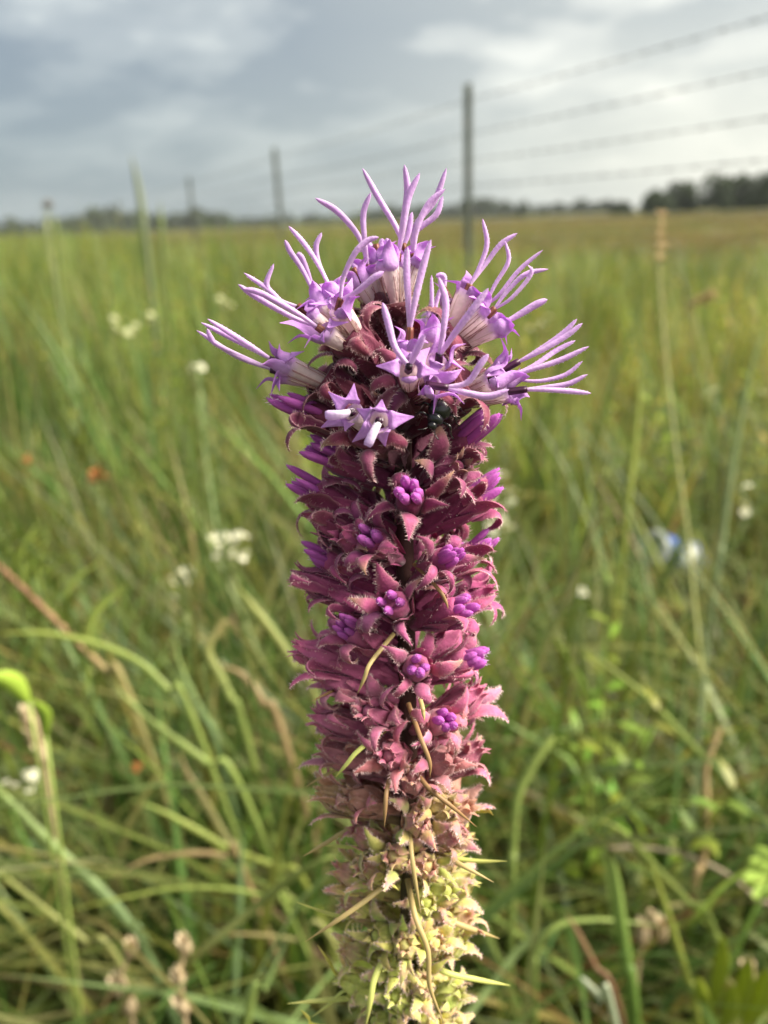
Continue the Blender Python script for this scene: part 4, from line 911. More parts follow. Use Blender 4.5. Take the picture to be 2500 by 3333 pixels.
# small half-open pair of florets on the front
open_head((1190, 1400), 14.5 * mm, [
    dict(t=(1234, 1369, 18 * mm), a=(1233, 1370, 19.5 * mm), d=(1225, 1400, 28 * mm), dark=1, l=[(1243, 1301, 18 * mm), (1348, 1357, 17 * mm), (1254, 1454, 17.5 * mm), (1146, 1440, 17 * mm), (1160, 1330, 16 * mm)], white=[(1215, 1410, 20.5 * mm), (1195, 1452, 21 * mm)]),
    dict(t=(1145, 1342, 15 * mm), a=(1143, 1344, 16.5 * mm), d=(1120, 1350, 24 * mm), dark=1, l=[(1068, 1275, 14 * mm), (1152, 1248, 14 * mm), (1044, 1392, 14 * mm), (1122, 1404, 16 * mm)], white=[(1105, 1350, 17.5 * mm), (1060, 1352, 17.5 * mm)])], seed=8, base_drop=0.008, nb=5)
# heads on the far side of the spike
for i, (x, y, dz, tx, ty) in enumerate([(1160, 1150, -13, 1120, 1090), (1400, 1120, -14, 1430, 1060), (1290, 1200, -16, 1290, 1140)]):
    open_head((x, y), dz * mm, [dict(t=(tx + 16 * (k - 1), ty - 6 * (k % 2), (dz - 4) * mm), s=[[(tx + 40 * (k - 1), ty - 40, (dz - 12) * mm), (tx + 60 * (k - 1), ty - 30, (dz - 20) * mm)]]) for k in range(3)], seed=20 + i)

# ------------------------------------------------------------------ the little black beetle and the speck
def build_beetle():
    P = at_dz(1432, 1335, 13 * mm); o = empty('black_beetle', P); d = (at_dz(1400, 1392, 14.5 * mm) - at_dz(1445, 1300, 11 * mm)).normalized(); M = frame((0, 0, 0), d, up=(CAM - P).normalized())
    mb = MB(); prof = [(0.0002, -0.0033), (0.0012, -0.0029), (0.0018, -0.0018), (0.0020, -0.0004), (0.0018, 0.0008), (0.0012, 0.0015), (0.0004, 0.0017)]; lathe(mb, prof, 16, M=M, col=(0.012, 0.012, 0.015)); mb.obj('body', M_BLACK, o)
    mb = MB(); lathe(mb, [(0.0005, 0.0013), (0.0013, 0.0016), (0.0014, 0.0022), (0.0010, 0.0028), (0.0003, 0.0030)], 14, M=M, col=(0.015, 0.015, 0.02)); mb.obj('thorax', M_BLACK, o)
    mb = MB(); lathe(mb, [(0.0003, 0.0028), (0.0008, 0.0030), (0.0008, 0.0036), (0.0003, 0.0040)], 12, M=M, col=(0.012, 0.012, 0.015)); mb.obj('head', M_BLACK, o)
    for s in (-1, 1):
        for k in range(3):
            z = 0.0016 - 0.0016 * k; mb = MB()
            q = [M @ Vector(v) for v in ((s * 0.001, -0.0006, z), (s * 0.0026, 0.0002, z + 0.0004 * (1 - k)), (s * 0.0033, -0.0012, z + 0.0009 * (1 - k)), (s * 0.0041, -0.0018, z + 0.0011 * (1 - k)))]
            tube(mb, catmull(q, 8), lambda t: 0.00022 * (1.1 - 0.6 * t), n=6, col=(0.012, 0.011, 0.012)); mb.obj('leg', M_BLACK, o)
        mb = MB(); q = [M @ Vector(v) for v in ((s * 0.0004, 0, 0.0038), (s * 0.0011, 0.0003, 0.0048), (s * 0.0019, 0.0002, 0.0053))]; tube(mb, catmull(q, 6), 0.00009, n=5, col=(0.012, 0.011, 0.012)); mb.obj('antenna', M_BLACK, o)
    tag(o, 'small glossy black beetle tucked under the lilac petals among the dark buds', 'beetle')
build_beetle()

# ================================================================== SINGLE PLANTS THAT CAN BE TOLD APART
def root_of(P, Q, k=0.35):
    """ground point where a blade seen to end at P, coming from Q, would be rooted"""
    d = P - Q; d.z = 0; d = d.normalized() if d.length > 1e-6 else Vector((0, 1, 0)); return Vector((P.x + d.x * k * P.z, P.y + d.y * k * P.z, -0.004))
def grass_thing(label, px, depth, w, col, tip=None, taper=True, k=0.25, kind='blade', fold=0.35, group=None):
    """px: photo points from the free end to the root side; depth in metres along the view axis"""
    ds = depth if isinstance(depth, (list, tuple)) else [depth] * len(px)
    P = [at(x, y, d) for (x, y), d in zip(px, ds)]
    P = [p if p.z > 0.01 else Vector((p.x, p.y, 0.01)) for p in P]
    P.append(root_of(P[-1], P[-2], k)); ROOTP = P[-1].copy()
    q = [v - ROOTP for v in catmull(P, 10 + 5 * len(P))][::-1]; hw = 0.5 * w * ds[len(ds) // 2] / F; mb = MB()
    view = (CAM - P[len(P) // 2]).normalized(); wd = (q[-1] - q[0]).cross(view).normalized(); wd = (wd + view * 0.25).normalized(); rr = random.Random(int(px[0][0] * 3 + px[0][1]))
    tip = tip or lerp3(col, (0.36, 0.32, 0.13), 0.35)
    if kind == 'blade':
        ribbon(mb, q, wd, lambda t: hw * (0.8 + 0.2 * math.sin(min(1, t / 0.5) * 1.57)) * (max(0.06, 1 - max(0, (t - 0.55) / 0.45) ** 1.8) if taper else 1), hw * 0.12, cup=fold, nu=4,
               col=lambda t, u: tuple(c * (1.12 if abs(u) < 0.1 else 1) for c in lerp3(col, tip, t ** 2)))
        o = mb.obj('bent_stalk', M_LEAF, None)
        tag(o, label, 'grass stalk', group)
    else:
        tube(mb, q, lambda t: hw * (1.05 - 0.45 * t), n=8, col=lambda t: lerp3(col, tip, t))
        o = mb.obj('plant_stem', M_STALK, None); tag(o, label, 'stem', group)
    o.location = ROOTP; return o
BG = (0.16, 0.24, 0.10); LG = (0.24, 0.31, 0.08); OL = (0.25, 0.26, 0.09); YG = (0.30, 0.34, 0.07); DG = (0.10, 0.17, 0.035); DRY = (0.36, 0.26, 0.13); RED = (0.24, 0.12, 0.07); PALE = (0.40, 0.45, 0.30)
for args in [
    ('broad pale blue-green grass blade slanting down through the dark grass beside the dry husks', [(-60, 2520), (0, 2579), (219, 2798), (331, 2904), (411, 2997), (504, 3149)], 0.56, 36, BG, LG),
    ('olive yellow grass blade running parallel below the broad blue-green blade', [(-50, 2806), (0, 2844), (166, 2977), (278, 3063), (398, 3149)], 0.54, 20, OL, YG),
    ('thick olive stem arching over towards the flower spike above the dry husks', [(1110, 2785), (1050, 2800), (961, 2851), (829, 2957), (663, 3090), (530, 3209), (371, 3328)], [.42, .42, .43, .45, .46, .48, .50], 27, OL, LG),
    ('thin tan green blade passing behind the thick olive arching stem', [(690, 3040), (829, 3043), (960, 3060), (1100, 3095)], 0.50, 15, OL, DRY),
    ('dry reddish tan grass blade bowed above the green tangle', [(345, 2877), (464, 2804), (623, 2778), (743, 2791), (800, 2850)], 0.56, 17, DRY, DRY),
    ('long thin green blade bowed flat across the grass, below the reddish dry one', [(192, 2970), (398, 2924), (597, 2891), (829, 2911), (961, 3010)], 0.54, 14, LG, YG),
    ('light yellow-green blade leaning down towards the flower spike', [(420, 2600), (504, 2632), (597, 2679), (749, 2765), (895, 2824), (1020, 2930)], 0.58, 22, YG, LG),
    ('tan olive blade tilted steeply beside the light yellow-green one', [(585, 2440), (603, 2506), (663, 2606), (736, 2732), (800, 2850)], 0.62, 26, OL, DRY),
    ('upright blue-green blade crossing behind the thick olive arching stem', [(790, 2700), (782, 2824), (776, 2997), (762, 3333)], 0.55, 25, BG, BG),
    ('green blade leaning out of the bottom grass behind the spike leaves', [(940, 3040), (862, 3209), (802, 3333)], 0.47, 27, LG, BG),
    ('tan green blade hooked over at its tip beside white blossoms', [(760, 2035), (735, 2022), (696, 2071), (676, 2124), (716, 2204), (762, 2300), (800, 2400)], 0.66, 30, LG, DRY),
    ('bowed tan blade curving down beside the hooked blade', [(715, 2160), (795, 2204), (862, 2297), (928, 2416)], 0.64, 27, DRY, DRY),
    ('thick yellow-olive blade slanting down to the maroon buds', [(780, 1915), (809, 1959), (895, 2071), (981, 2204), (1030, 2290)], 0.62, 30, OL, YG),
    ('pale green blade arching over the leaning brown stem', [(-20, 2065), (80, 2060), (166, 2065), (318, 2098), (451, 2157), (550, 2250), (640, 2370)], 0.60, 22, LG, YG),
    ('blue-green blade standing between the pale arching blade and hooked one', [(565, 2060), (584, 2164), (636, 2283), (670, 2350), (720, 2480)], 0.66, 24, BG, LG),
    ('straight green blade slanting below the leaning brown stem', [(351, 2210), (477, 2336), (663, 2476), (800, 2600)], 0.60, 24, LG, LG),
    ('dark greenish brown weed stem slanting down beside the spike', [(1990, 1590), (1940, 1700), (1862, 1899), (1789, 2074), (1741, 2213), (1690, 2360)], 0.75, 24, (0.15, 0.16, 0.05), (0.20, 0.18, 0.07)),
    ('light green blade slanting from mid grass down to the dry stalk', [(1900, 2105), (1958, 2158), (2103, 2273), (2193, 2369), (2314, 2500), (2400, 2620)], 0.66, 28, LG, YG),
    ('wide green blade bent over into a tall arch next to the spike', [(1958, 2792), (1952, 2689), (1934, 2599), (1886, 2490), (1830, 2412), (1780, 2425), (1717, 2521), (1681, 2611), (1669, 2762), (1665, 2950)], 0.56, 30, LG, YG),
    ('green blade arching right from the foot of the tall arch', [(1935, 2690), (1964, 2677), (2043, 2726), (2133, 2828), (2236, 2937), (2330, 3060)], 0.57, 27, LG, YG),
    ('smooth green blade bent over in a low square arch', [(2163, 3021), (2073, 3003), (1952, 2991), (1838, 3003), (1771, 3051), (1741, 3124), (1741, 3260)], 0.50, 21, LG, LG),
    ('bent brown dry stalk standing in the grass below the blue can', [(2345, 2370), (2332, 2400), (2296, 2509), (2302, 2641), (2284, 2810), (2250, 2930)], 0.60, 28, DRY, DRY, True, .1, 'stem'),
    ('greyish tan dry stem bowed behind the bent brown stalk', [(1980, 2760), (2121, 2762), (2254, 2792), (2374, 2852), (2465, 2931), (2560, 3040)], 0.60, 21, (0.27, 0.22, 0.15), (0.27, 0.22, 0.15), True, .3, 'stem'),
    ('straw coloured stem lying flat across the grass at the bent brown stalk', [(2480, 2930), (2300, 2940), (2163, 2949), (2080, 2975)], 0.58, 17, OL, DRY),
    ('broad upright mid-green blade rising from the bottom grass', [(1990, 2780), (2000, 2846), (2019, 3003), (2037, 3124), (2067, 3340)], 0.49, 44, (0.15, 0.25, 0.05), LG),
    ('narrow yellow-green blade crossing the straw coloured stem', [(2120, 2800), (2133, 2858), (2181, 3003), (2236, 3184), (2272, 3340)], 0.50, 25, YG, YG),
    ('reddish brown dead blade slanting through the bottom grass', [(1840, 2970), (1874, 3027), (1934, 3142), (2031, 3340)], 0.49, 21, RED, DRY),
    ('whitish bleached blade slanting beside the reddish dead one', [(1890, 3180), (1904, 3196), (1958, 3256), (2006, 3340)], 0.44, 24, PALE, (0.55, 0.58, 0.48)),
    ('pale green blade slanting down past the bent brown stalk', [(2290, 2440), (2320, 2490), (2404, 2605), (2520, 2790)], 0.60, 30, BG, LG),
    ('tall pale stalk curving up above the fence line beside the bud stems', [(424, 498), (440, 560), (455, 640), (470, 760), (476, 820)], 2.0, 22, (0.14, 0.18, 0.08), (0.16, 0.18, 0.12)),
    ('slender green blade pointing up below the tall pale stalk', [(520, 650), (525, 720), (530, 800)], 2.0, 14, (0.15, 0.20, 0.05), (0.15, 0.18, 0.06)),
    ('faint olive blade standing up against the far woods', [(180, 690), (184, 750), (188, 820)], 1.9, 15, (0.15, 0.20, 0.05), (0.16, 0.19, 0.06)),
    ('bright yellow-green stem standing in the middle of the weeds', [(2085, 1130), (2078, 1280), (2060, 1480), (2030, 1760)], 0.95, 24, YG, YG),
    ('long blue-green stem slanting up past the white blossoms at the meadow edge', [(2520, 1000), (2450, 1180), (2390, 1480), (2350, 1760), (2330, 1900)], 0.85, 20, (0.28, 0.34, 0.18), LG)]:
    grass_thing(*args)

# --- tall thin grass stalk with a straw plume
def plume_stalk(label, px, depth, w, plume_to):
    P = [at(x, y, depth) for x, y in px]; P.append(root_of(P[-1], P[-2], 0.05)); R0 = P[-1].copy(); o = empty('grass_stalk', R0)
    q = [v - R0 for v in catmull(P, 40)][::-1]; hw = 0.5 * w * depth / F; mb = MB()
    tube(mb, q, lambda t: hw * (1.1 - 0.75 * t), n=7, col=lambda t: lerp3((0.30, 0.34, 0.11), (0.36, 0.33, 0.16), t)); mb.obj('stem', M_STALK, o)
    mb = MB(); rr = random.Random(9); n = len(q); i0 = int(n * plume_to)
    for k in range(90):
        i = rr.randint(i0, n - 1); p = q[i]; d = Vector((rr.uniform(-1, 1), rr.uniform(-1, 1), rr.uniform(0.8, 2.2))).normalized()
        L = 0.010 * rr.uniform(0.6, 1.2); tube(mb, [p, p + d * L * 0.5, p + d * L], lambda t: 0.0011 * math.sin(0.3 + 2.6 * t), n=5, col=(0.46, 0.33, 0.17))
    mb.obj('seed_plume', M_STALK, o); tag(o, label, 'grass stalk')
plume_stalk('tall thin grass stalk with a straw plume standing up against the golden field', [(2151, 715), (2148, 899), (2169, 1182), (2199, 1454), (2242, 1773), (2254, 1905), (2278, 2152), (2296, 2339)], 0.80, 15, 0.90)

# --- little blossoms
def blossom_mesh(seed, col, ctr, n=9, r=0.0045):
    rr = random.Random(seed); mb = MB()
    lathe(mb, [(r * 0.2, -r * 0.4), (r * 0.42, 0), (r * 0.40, r * 0.22), (r * 0.15, r * 0.36)], 8, col=ctr)
    for k in range(n):
        a = k * 2.399; e = Vector((math.cos(a), math.sin(a), 0)); up = rr.uniform(0.1, 0.9); pts = [Vector((0, 0, 0)) + e * r * 0.25, e * r * 0.65 + Vector((0, 0, r * up * 0.5)), e * r * 1.1 + Vector((0, 0, r * up * 0.6))]
        ribbon(mb, catmull(pts, 4), Vector((-math.sin(a), math.cos(a), 0)), lambda t: r * 0.34 * (0.5 + 0.5 * math.sin(min(1, t / 0.6) * 1.57)) * (1 if t < .9 else .6), r * 0.05, cup=0.2, nu=2, col=lambda t, u: tuple(c * rr.uniform(.92, 1.05) for c in col))
    return mb.mesh('blossom', M_CREAM)
WHITE = [blossom_mesh(i, (0.78, 0.78, 0.66), (0.62, 0.62, 0.36)) for i in range(3)]
CREAMY = [blossom_mesh(10 + i, (0.62, 0.64, 0.40), (0.5, 0.5, 0.2)) for i in range(2)]
ORANGE = [blossom_mesh(20 + i, (0.40, 0.16, 0.055), (0.36, 0.14, 0.05), r=0.005) for i in range(2)]
def flower_cluster(label, px, py, depth, wpx, hpx, n, meshes, size=1.0, cat='wildflower', group=None):
    rr = random.Random(int(px + py)); C = at(px, py, depth); R0 = root_of(C, C + Vector((rr.uniform(-1, 1), rr.uniform(-1, 1), 0)), 0.12); o = empty('wildflower', R0)
    hub = C - Vector((0, 0, 0.03)); mb = MB(); tube(mb, [v - R0 for v in catmull([R0, R0.lerp(hub, 0.5) + Vector((0.01, 0, 0)), hub], 14)], lambda t: 0.0016 * (1.1 - 0.5 * t), n=6, col=(0.18, 0.22, 0.07)); mb.obj('stem', M_STALK, o)
    st = MB()
    for k in range(n):
        q = C + _R * (rr.uniform(-.5, .5) * wpx * depth / F) + _U * (rr.uniform(-.5, .5) * hpx * depth / F) + _f * rr.uniform(-.5, .5) * wpx * depth / F
        tube(st, [v - R0 for v in catmull([hub, hub.lerp(q, 0.6) - Vector((0, 0, 0.004)), q], 5)], 0.0006, n=4, col=(0.20, 0.24, 0.08))
        M = Matrix.Translation(q - R0) @ Euler((rr.uniform(-.9, .9), rr.uniform(-.9, .9), rr.uniform(0, 6))).to_matrix().to_4x4() @ Matrix.Scale(size * rr.uniform(0.8, 1.2), 4)
        inst('blossom', rr.choice(meshes), o, M)
    st.obj('flower_stalks', M_STALK, o); tag(o, label, cat, group)
flower_cluster('cluster of creamy white blossoms in the grass, largest of the white clusters near the buds', 752, 1782, 0.74, 115, 85, 26, WHITE, 0.85)
flower_cluster('loose pair of small creamy white blossoms below the largest white cluster', 590, 1905, 0.74, 75, 95, 12, WHITE, 0.8)
flower_cluster('tall pale white blossom cluster peeping out beside the maroon curled bracts', 1630, 1640, 0.95, 80, 220, 26, WHITE, 1.2)
flower_cluster('two white blossoms at the meadow edge beside the slanting blue-green stem', 2425, 1620, 0.85, 40, 110, 5, WHITE, 1.0)
flower_cluster('single tiny white blossom in the grass below the dark weed stem', 1888, 1930, 0.80, 18, 24, 2, WHITE, 1.0)
flower_cluster('frothy pale blossom cluster beside the dry seed heads and bright green leaf', 70, 2555, 0.58, 90, 90, 9, WHITE, 0.8)
flower_cluster('pale yellow-green flat blossom cluster under the far left florets', 420, 1085, 1.30, 90, 40, 7, CREAMY, 1.3)
flower_cluster('pale cream blossom tuft beside the pale yellow-green cluster', 350, 1045, 1.35, 50, 30, 4, CREAMY, 1.2)
flower_cluster('cream blossom tuft hovering over the pale yellow-green cluster', 485, 1043, 1.40, 50, 30, 4, CREAMY, 1.2)
flower_cluster('small white blossom beneath the far left florets', 640, 1200, 1.10, 45, 35, 4, WHITE, 1.0)
flower_cluster('whitish blossom patch behind the lower right florets', 1755, 1055, 1.30, 60, 50, 5, WHITE, 1.2)
flower_cluster('faint cream blossom tuft behind the left florets', 720, 985, 1.60, 70, 50, 5, CREAMY, 1.4)
flower_cluster('orange flower spray rising out of the green weeds', 312, 1545, 0.95, 55, 60, 9, ORANGE, 0.95)
flower_cluster('dull orange flower spike beside the brighter orange spray', 84, 1505, 1.10, 24, 75, 6, ORANGE, 0.8)
flower_cluster('tiny orange flower low in the grass', 443, 2505, 0.62, 14, 14, 2, ORANGE, 0.7)
flower_cluster('cream blossom tuft among the tall weeds beside the thin grass stalk', 2310, 1290, 1.05, 35, 60, 4, CREAMY, 1.0)
flower_cluster('cream blossom tuft at the meadow edge above the white pair', 2475, 1270, 1.05, 40, 60, 4, CREAMY, 1.0)

# --- round bud on a thin stem, against the sky
def bud_stem(label, pts, depth, rpx, col):
    P = [at(x, y, depth) for x, y in pts]; P.append(root_of(P[-1], P[-2], 0.05)); R0 = P[-1].copy(); o = empty('bud_stem', R0); mb = MB()
    tube(mb, [v - R0 for v in catmull(P, 24)][::-1], lambda t: 0.0022 * (1.1 - 0.5 * t), n=6, col=(0.22, 0.25, 0.12)); mb.obj('stem', M_STALK, o)
    rr = random.Random(4); mb = MB(); r = rpx * depth / F; c = P[0] - R0
    for k in range(70):
        z = 1 - 2 * (k + .5) / 70; a = k * 2.399; d = Vector((math.sqrt(1 - z * z) * math.cos(a), math.sqrt(1 - z * z) * math.sin(a), z)); tube(mb, [c, c + d * r * 0.7, c + d * r * rr.uniform(.9, 1.1)], lambda t: r * 0.16 * (1.1 - t), n=5, col=col)
    mb.obj('flower_bud', M_STALK, o); tag(o, label, 'bud')
bud_stem('round bristly bud on a thin stem against the grey sky', [(156, 664), (158, 740), (170, 860)], 1.5, 19, (0.20, 0.20, 0.20))
# --- tan seed head
def tan_head():
    C = at(2290, 972, 1.35); R0 = root_of(C, C + Vector((0.3, 1, 0)), 0.1); o = empty('seed_head', R0); mb = MB()
    tube(mb, [v - R0 for v in catmull([R0, R0.lerp(C, .6) + Vector((.01, 0, 0)), C - _R * 0.02], 12)], 0.0015, n=6, col=(0.25, 0.22, 0.10)); mb.obj('stem', M_STALK, o); mb = MB(); rr = random.Random(2)
    for k in range(120):
        t = rr.uniform(-1, 1); p = C - R0 + (_R * 0.9 + _U * 0.42) * t * 0.026; d = Vector((rr.uniform(-1, 1), rr.uniform(-1, 1), rr.uniform(-1, 1))).normalized()
        L = 0.016 * math.sqrt(max(0.1, 1 - t * t)); tube(mb, [p, p + d * L * .6, p + d * L], lambda u: 0.0013 * (1.05 - u), n=4, col=rr.choice(((0.42, 0.29, 0.15), (0.33, 0.22, 0.11))))
    mb.obj('bristle_head', M_STALK, o); tag(o, 'tan bristly seed head tilted among the weeds, left of the meadow edge', 'seed head')
tan_head()

# --- leaning forb with a red-brown stem and needle leaves
def leaning_forb():
    d = 0.66; px = [(-90, 1765), (0, 1846), (86, 1925), (186, 2025), (285, 2124), (351, 2190), (430, 2290)]
    P = [at(x, y, d) for x, y in px]; P.append(root_of(P[-1], P[-2], 0.2)); R0 = P[-1].copy(); o = empty('leaning_forb', R0); q = [v - R0 for v in catmull(P, 60)]; mb = MB()
    tube(mb, q[::-1], lambda t: 0.0030 * (1.1 - 0.3 * t), n=8, col=lambda t: lerp3((0.20, 0.20, 0.07), (0.24, 0.13, 0.07), min(1, t * 1.5))); mb.obj('stem', M_STALK, o); rr = random.Random(6)
    for k in range(34):
        p = q[int(1 + k * 1.15)]; T = (q[3] - q[9]).normalized(); side = 1 if k % 3 else -1
        up = (Vector((0, 0, 1)) * rr.uniform(0.7, 1.1) * side + _R * rr.uniform(-.1, .55) + _f * rr.uniform(-.5, .5)).normalized(); L = rr.uniform(0.04, 0.075); mb = MB()
        pts = catmull([p, p + up * L * .5 + T * L * .08, p + up * L + _R * L * .2 * side], 8)
        ribbon(mb, pts, up.cross(_f).normalized(), lambda t: 0.0019 * max(0.08, math.sin(0.35 + 2.75 * t)), 0.0002, cup=0.2, nu=2, col=lambda t, u: rr.choice(((0.28, 0.34, 0.07), (0.24, 0.31, 0.06)))); mb.obj('leaf', M_LEAF, o)
    tag(o, 'leaning weed with a red-brown stem and upright needle leaves', 'weed')
leaning_forb()

# --- bright green curled leaf
def leaf_plant(name, label, leaves, depth, cat='weed', col=(0.30, 0.42, 0.06)):
    """leaves: list of (points, width px)"""
    base = at(*leaves[0][0][-1], depth); R0 = root_of(base, base + Vector((0.2, 0.4, 0)), 0.1); o = empty(name, R0); st = MB()
    for pts, w in leaves:
        P = [at(x, y, depth * (1 + 0.03 * i)) for i, (x, y) in enumerate(pts)]; q = [v - R0 for v in catmull(P, 14)][::-1]; mb = MB(); hw = 0.5 * w * depth / F
        view = (CAM - P[0]).normalized(); wd = (q[-1] - q[0]).cross(view).normalized(); wd = (wd + view * 0.35).normalized()
        ribbon(mb, q, wd, lambda t: hw * max(0.06, math.sin(0.15 + 2.9 * t) ** 0.8), hw * 0.06, cup=0.35, nu=6, col=lambda t, u: tuple(c * (1.2 if abs(u) < .1 else 1.0) for c in col)); mb.obj('leaf', M_LEAF, o)
        tube(st, catmull([q[0], q[0].lerp(Vector((0, 0, 0)), .5) + Vector((.004, 0, .01)), Vector((0, 0, 0))], 8), 0.0012, n=5, col=(0.20, 0.26, 0.06))
    st.obj('stem', M_STALK, o); tag(o, label, cat); return o
leaf_plant('curled_leaf_plant', 'bright lime green curled leaves poking in beside frothy pale blossoms', [([(-40, 2195), (40, 2222), (95, 2285)], 66), ([(100, 2275), (150, 2325), (150, 2400)], 34)], 0.46, col=(0.36, 0.50, 0.07))
leaf_plant('broadleaf_weed', 'yellow-green broad leaved weed standing in the bottom grass', [([(2355, 3050), (2345, 3150), (2315, 3300)], 50), ([(2440, 3120), (2420, 3220), (2370, 3330)], 60), ([(2500, 3160), (2470, 3250), (2420, 3340)], 70), ([(2270, 3180), (2290, 3250), (2330, 3340)], 46), ([(2390, 3210), (2375, 3270), (2360, 3345)], 55)], 0.46, col=(0.32, 0.38, 0.04))
leaf_plant('lime_leaf_weed', 'lime green leaf rosette beside the bowed greyish stem', [([(2440, 2800), (2480, 2820), (2530, 2850)], 60), ([(2420, 2860), (2470, 2860), (2530, 2870)], 55), ([(2455, 2760), (2490, 2790), (2530, 2840)], 55), ([(2450, 2920), (2490, 2890), (2530, 2880)], 50)], 0.55, col=(0.28, 0.40, 0.08))
leaf_plant('ferny_weed', 'soft green small leaved weed in the shade behind the bent brown stalk', [([(2140 + 30 * math.cos(a * 1.9) * (1 + a % 3), 2530 + 34 * math.sin(a * 1.9) * (1 + a % 3)), (2160, 2540 + 8 * a), (2180, 2640)], 24) for a in range(14)], 0.66, col=(0.16, 0.23, 0.06))

# --- dry papery seed husks low in the grass
def husk_mesh():
    mb = MB(); rr = random.Random(3)
    for k in range(7):
        a = k * 0.9; e = Vector((math.cos(a), math.sin(a), 0)); pts = catmull([e * 0.0010, e * 0.0034 + Vector((0, 0, 0.006)), e * 0.0026 + Vector((0, 0, 0.013)), e * 0.0040 + Vector((0, 0, 0.018 * rr.uniform(.85, 1.1)))], 6)
        ribbon(mb, pts, Vector((-math.sin(a), math.cos(a), 0)), lambda t: 0.0024 * max(0.08, math.sin(0.35 + 2.7 * t)), 0.00015, cup=-0.3, nu=2, col=lambda t, u: lerp3((0.42, 0.30, 0.17), (0.72, 0.62, 0.44), t))
    return mb.mesh('husk', M_CREAM)
HUSK = husk_mesh()
def husk_stem(label, husks, depth):
    P = [at(x, y, depth) for x, y in husks]; R0 = root_of(P[-1], P[-1] + Vector((0.1, 0.3, 0)), 0.08); o = empty('dry_husk_stem', R0); mb = MB()
    tube(mb, [v - R0 for v in catmull(P + [R0], 24)][::-1], lambda t: 0.0016 * (1.1 - .4 * t), n=6, col=(0.36, 0.27, 0.16)); mb.obj('stem', M_STALK, o); rr = random.Random(len(label))
    for i, p in enumerate(P):
        d = Vector((rr.uniform(-.3, .3), rr.uniform(-.3, .3), 1)); inst('husk', HUSK, o, frame(p - R0 - d * 0.007, d, rr.uniform(0, 6)) @ Matrix.Scale(1.0 * depth / 0.46, 4))
    tag(o, label, 'seed husks')
husk_stem('dry stem with three papery cream seed husks in the bottom grass', [(603, 3085), (583, 3189), (597, 3275)], 0.46)
husk_stem('shorter dry stem of dull tan husks beside the three cream ones', [(424, 3096), (384, 3215), (424, 3280)], 0.50)
husk_stem('dry tan seed husks high on a stem beside the curled lime leaf', [(95, 2350), (115, 2410), (140, 2470)], 0.56)
husk_stem('pale husk pair at the knot of the straw coloured stem', [(2150, 3040), (2090, 3050)], 0.52)
husk_stem('white tufted husk beside the yellow-green broad leaved weed', [(2435, 3172), (2440, 3230)], 0.50)

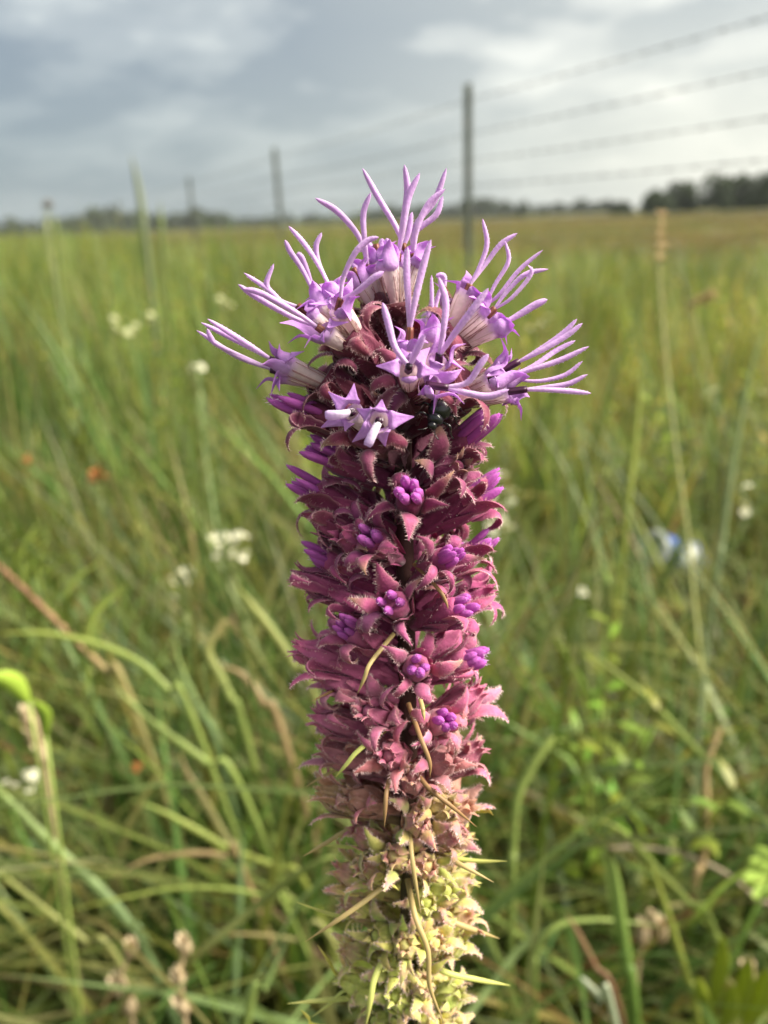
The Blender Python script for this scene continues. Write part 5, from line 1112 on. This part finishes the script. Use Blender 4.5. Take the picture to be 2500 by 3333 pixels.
# --- blue and white can thrown into the grass
def build_can():
    o = empty('drink_can', CAN_C); ax = (_R * math.cos(math.radians(-15)) + _U * math.sin(math.radians(-15)) + _f * 0.62).normalized(); M = frame((0, 0, 0), ax, up=_f); rr = random.Random(1)
    m, nd, lk, out = newmat('printed_metal'); p = nd.new('ShaderNodeBsdfPrincipled'); lk.new(vcol(nd, lk), p.inputs['Base Color']); p.inputs['Roughness'].default_value = 0.32; p.inputs['Metallic'].default_value = 0.1; lk.new(p.outputs[0], out.inputs[0])
    BLUE = (0.06, 0.12, 0.48); WHT = (0.80, 0.81, 0.76); SIL = (0.55, 0.60, 0.60)
    def dent(v, z):
        a = math.atan2(v.y, v.x); k = 1 - 0.22 * math.exp(-((z - 0.005) / 0.022) ** 2) * (0.5 + 0.5 * math.cos(a - 2.2)) - 0.10 * math.exp(-((z + 0.03) / 0.016) ** 2) * (0.5 + 0.5 * math.cos(2 * a + 1)); return Vector((v.x * k, v.y * k, z))
    bands = [('body', -0.052, -0.018, BLUE), ('label_band', -0.0178, 0.004, SIL), ('label_band', 0.0042, 0.026, WHT), ('body_end', 0.0262, 0.050, BLUE)]
    for nm, z0, z1, c in bands:
        mb = MB(); n = 32; zs = np.linspace(z0, z1, 8)
        for z in zs:
            for j in range(n):
                a = 2 * math.pi * j / n; mb.v.append(tuple(M @ dent(Vector((0.032 * math.cos(a), 0.032 * math.sin(a), 0)), z))); mb.c.append(c)
        for i in range(7):
            for j in range(n): mb.f.append((i * n + j, i * n + (j + 1) % n, (i + 1) * n + (j + 1) % n, (i + 1) * n + j))
        mb.obj(nm, m, o)
    mb = MB(); lathe(mb, [(0.032, 0.050), (0.031, 0.055), (0.027, 0.0585), (0.0265, 0.060), (0.0245, 0.060), (0.0240, 0.0565), (0.002, 0.0562)], 32, M=M, col=(0.6, 0.62, 0.62)); mb.obj('lid', m, o)
    mb = MB(); lathe(mb, [(0.032, -0.052), (0.030, -0.057), (0.025, -0.060), (0.022, -0.058), (0.004, -0.050)], 32, M=M, col=(0.5, 0.52, 0.52)); mb.obj('bottom_rim', m, o)
    mb = MB(); ribbon(mb, [M @ Vector((x, 0, 0.0585)) for x in np.linspace(-0.004, 0.014, 7)], M.to_3x3() @ Vector((0, 1, 0)), lambda t: 0.006 * math.sin(0.5 + 2.2 * t), 0.0005, nu=4, col=lambda t, u: (0.6, 0.62, 0.62)); mb.obj('pull_tab', m, o)
    tag(o, 'dented blue and white drink can lying in the grass', 'can')
build_can()

# ------------------------------------------------------------------ summer haze over the field
def build_haze():
    x0, x1, y0, y1, z0, z1 = -760, 760, -60, 620, -1.0, 24.0
    mb = MB(); mb.add([(x0, y0, z0), (x1, y0, z0), (x1, y1, z0), (x0, y1, z0), (x0, y0, z1), (x1, y0, z1), (x1, y1, z1), (x0, y1, z1)],
                      [(0, 3, 2, 1), (4, 5, 6, 7), (0, 1, 5, 4), (1, 2, 6, 5), (2, 3, 7, 6), (3, 0, 4, 7)], (1, 1, 1))
    m, nd, lk, out = newmat('haze'); v = nd.new('ShaderNodeVolumePrincipled'); v.inputs['Color'].default_value = (0.90, 0.95, 1.0, 1); v.inputs['Density'].default_value = 0.00016
    lk.new(v.outputs[0], out.inputs['Volume']); tag(mb.obj('haze', m, None, smooth=False), kind='stuff')
build_haze()
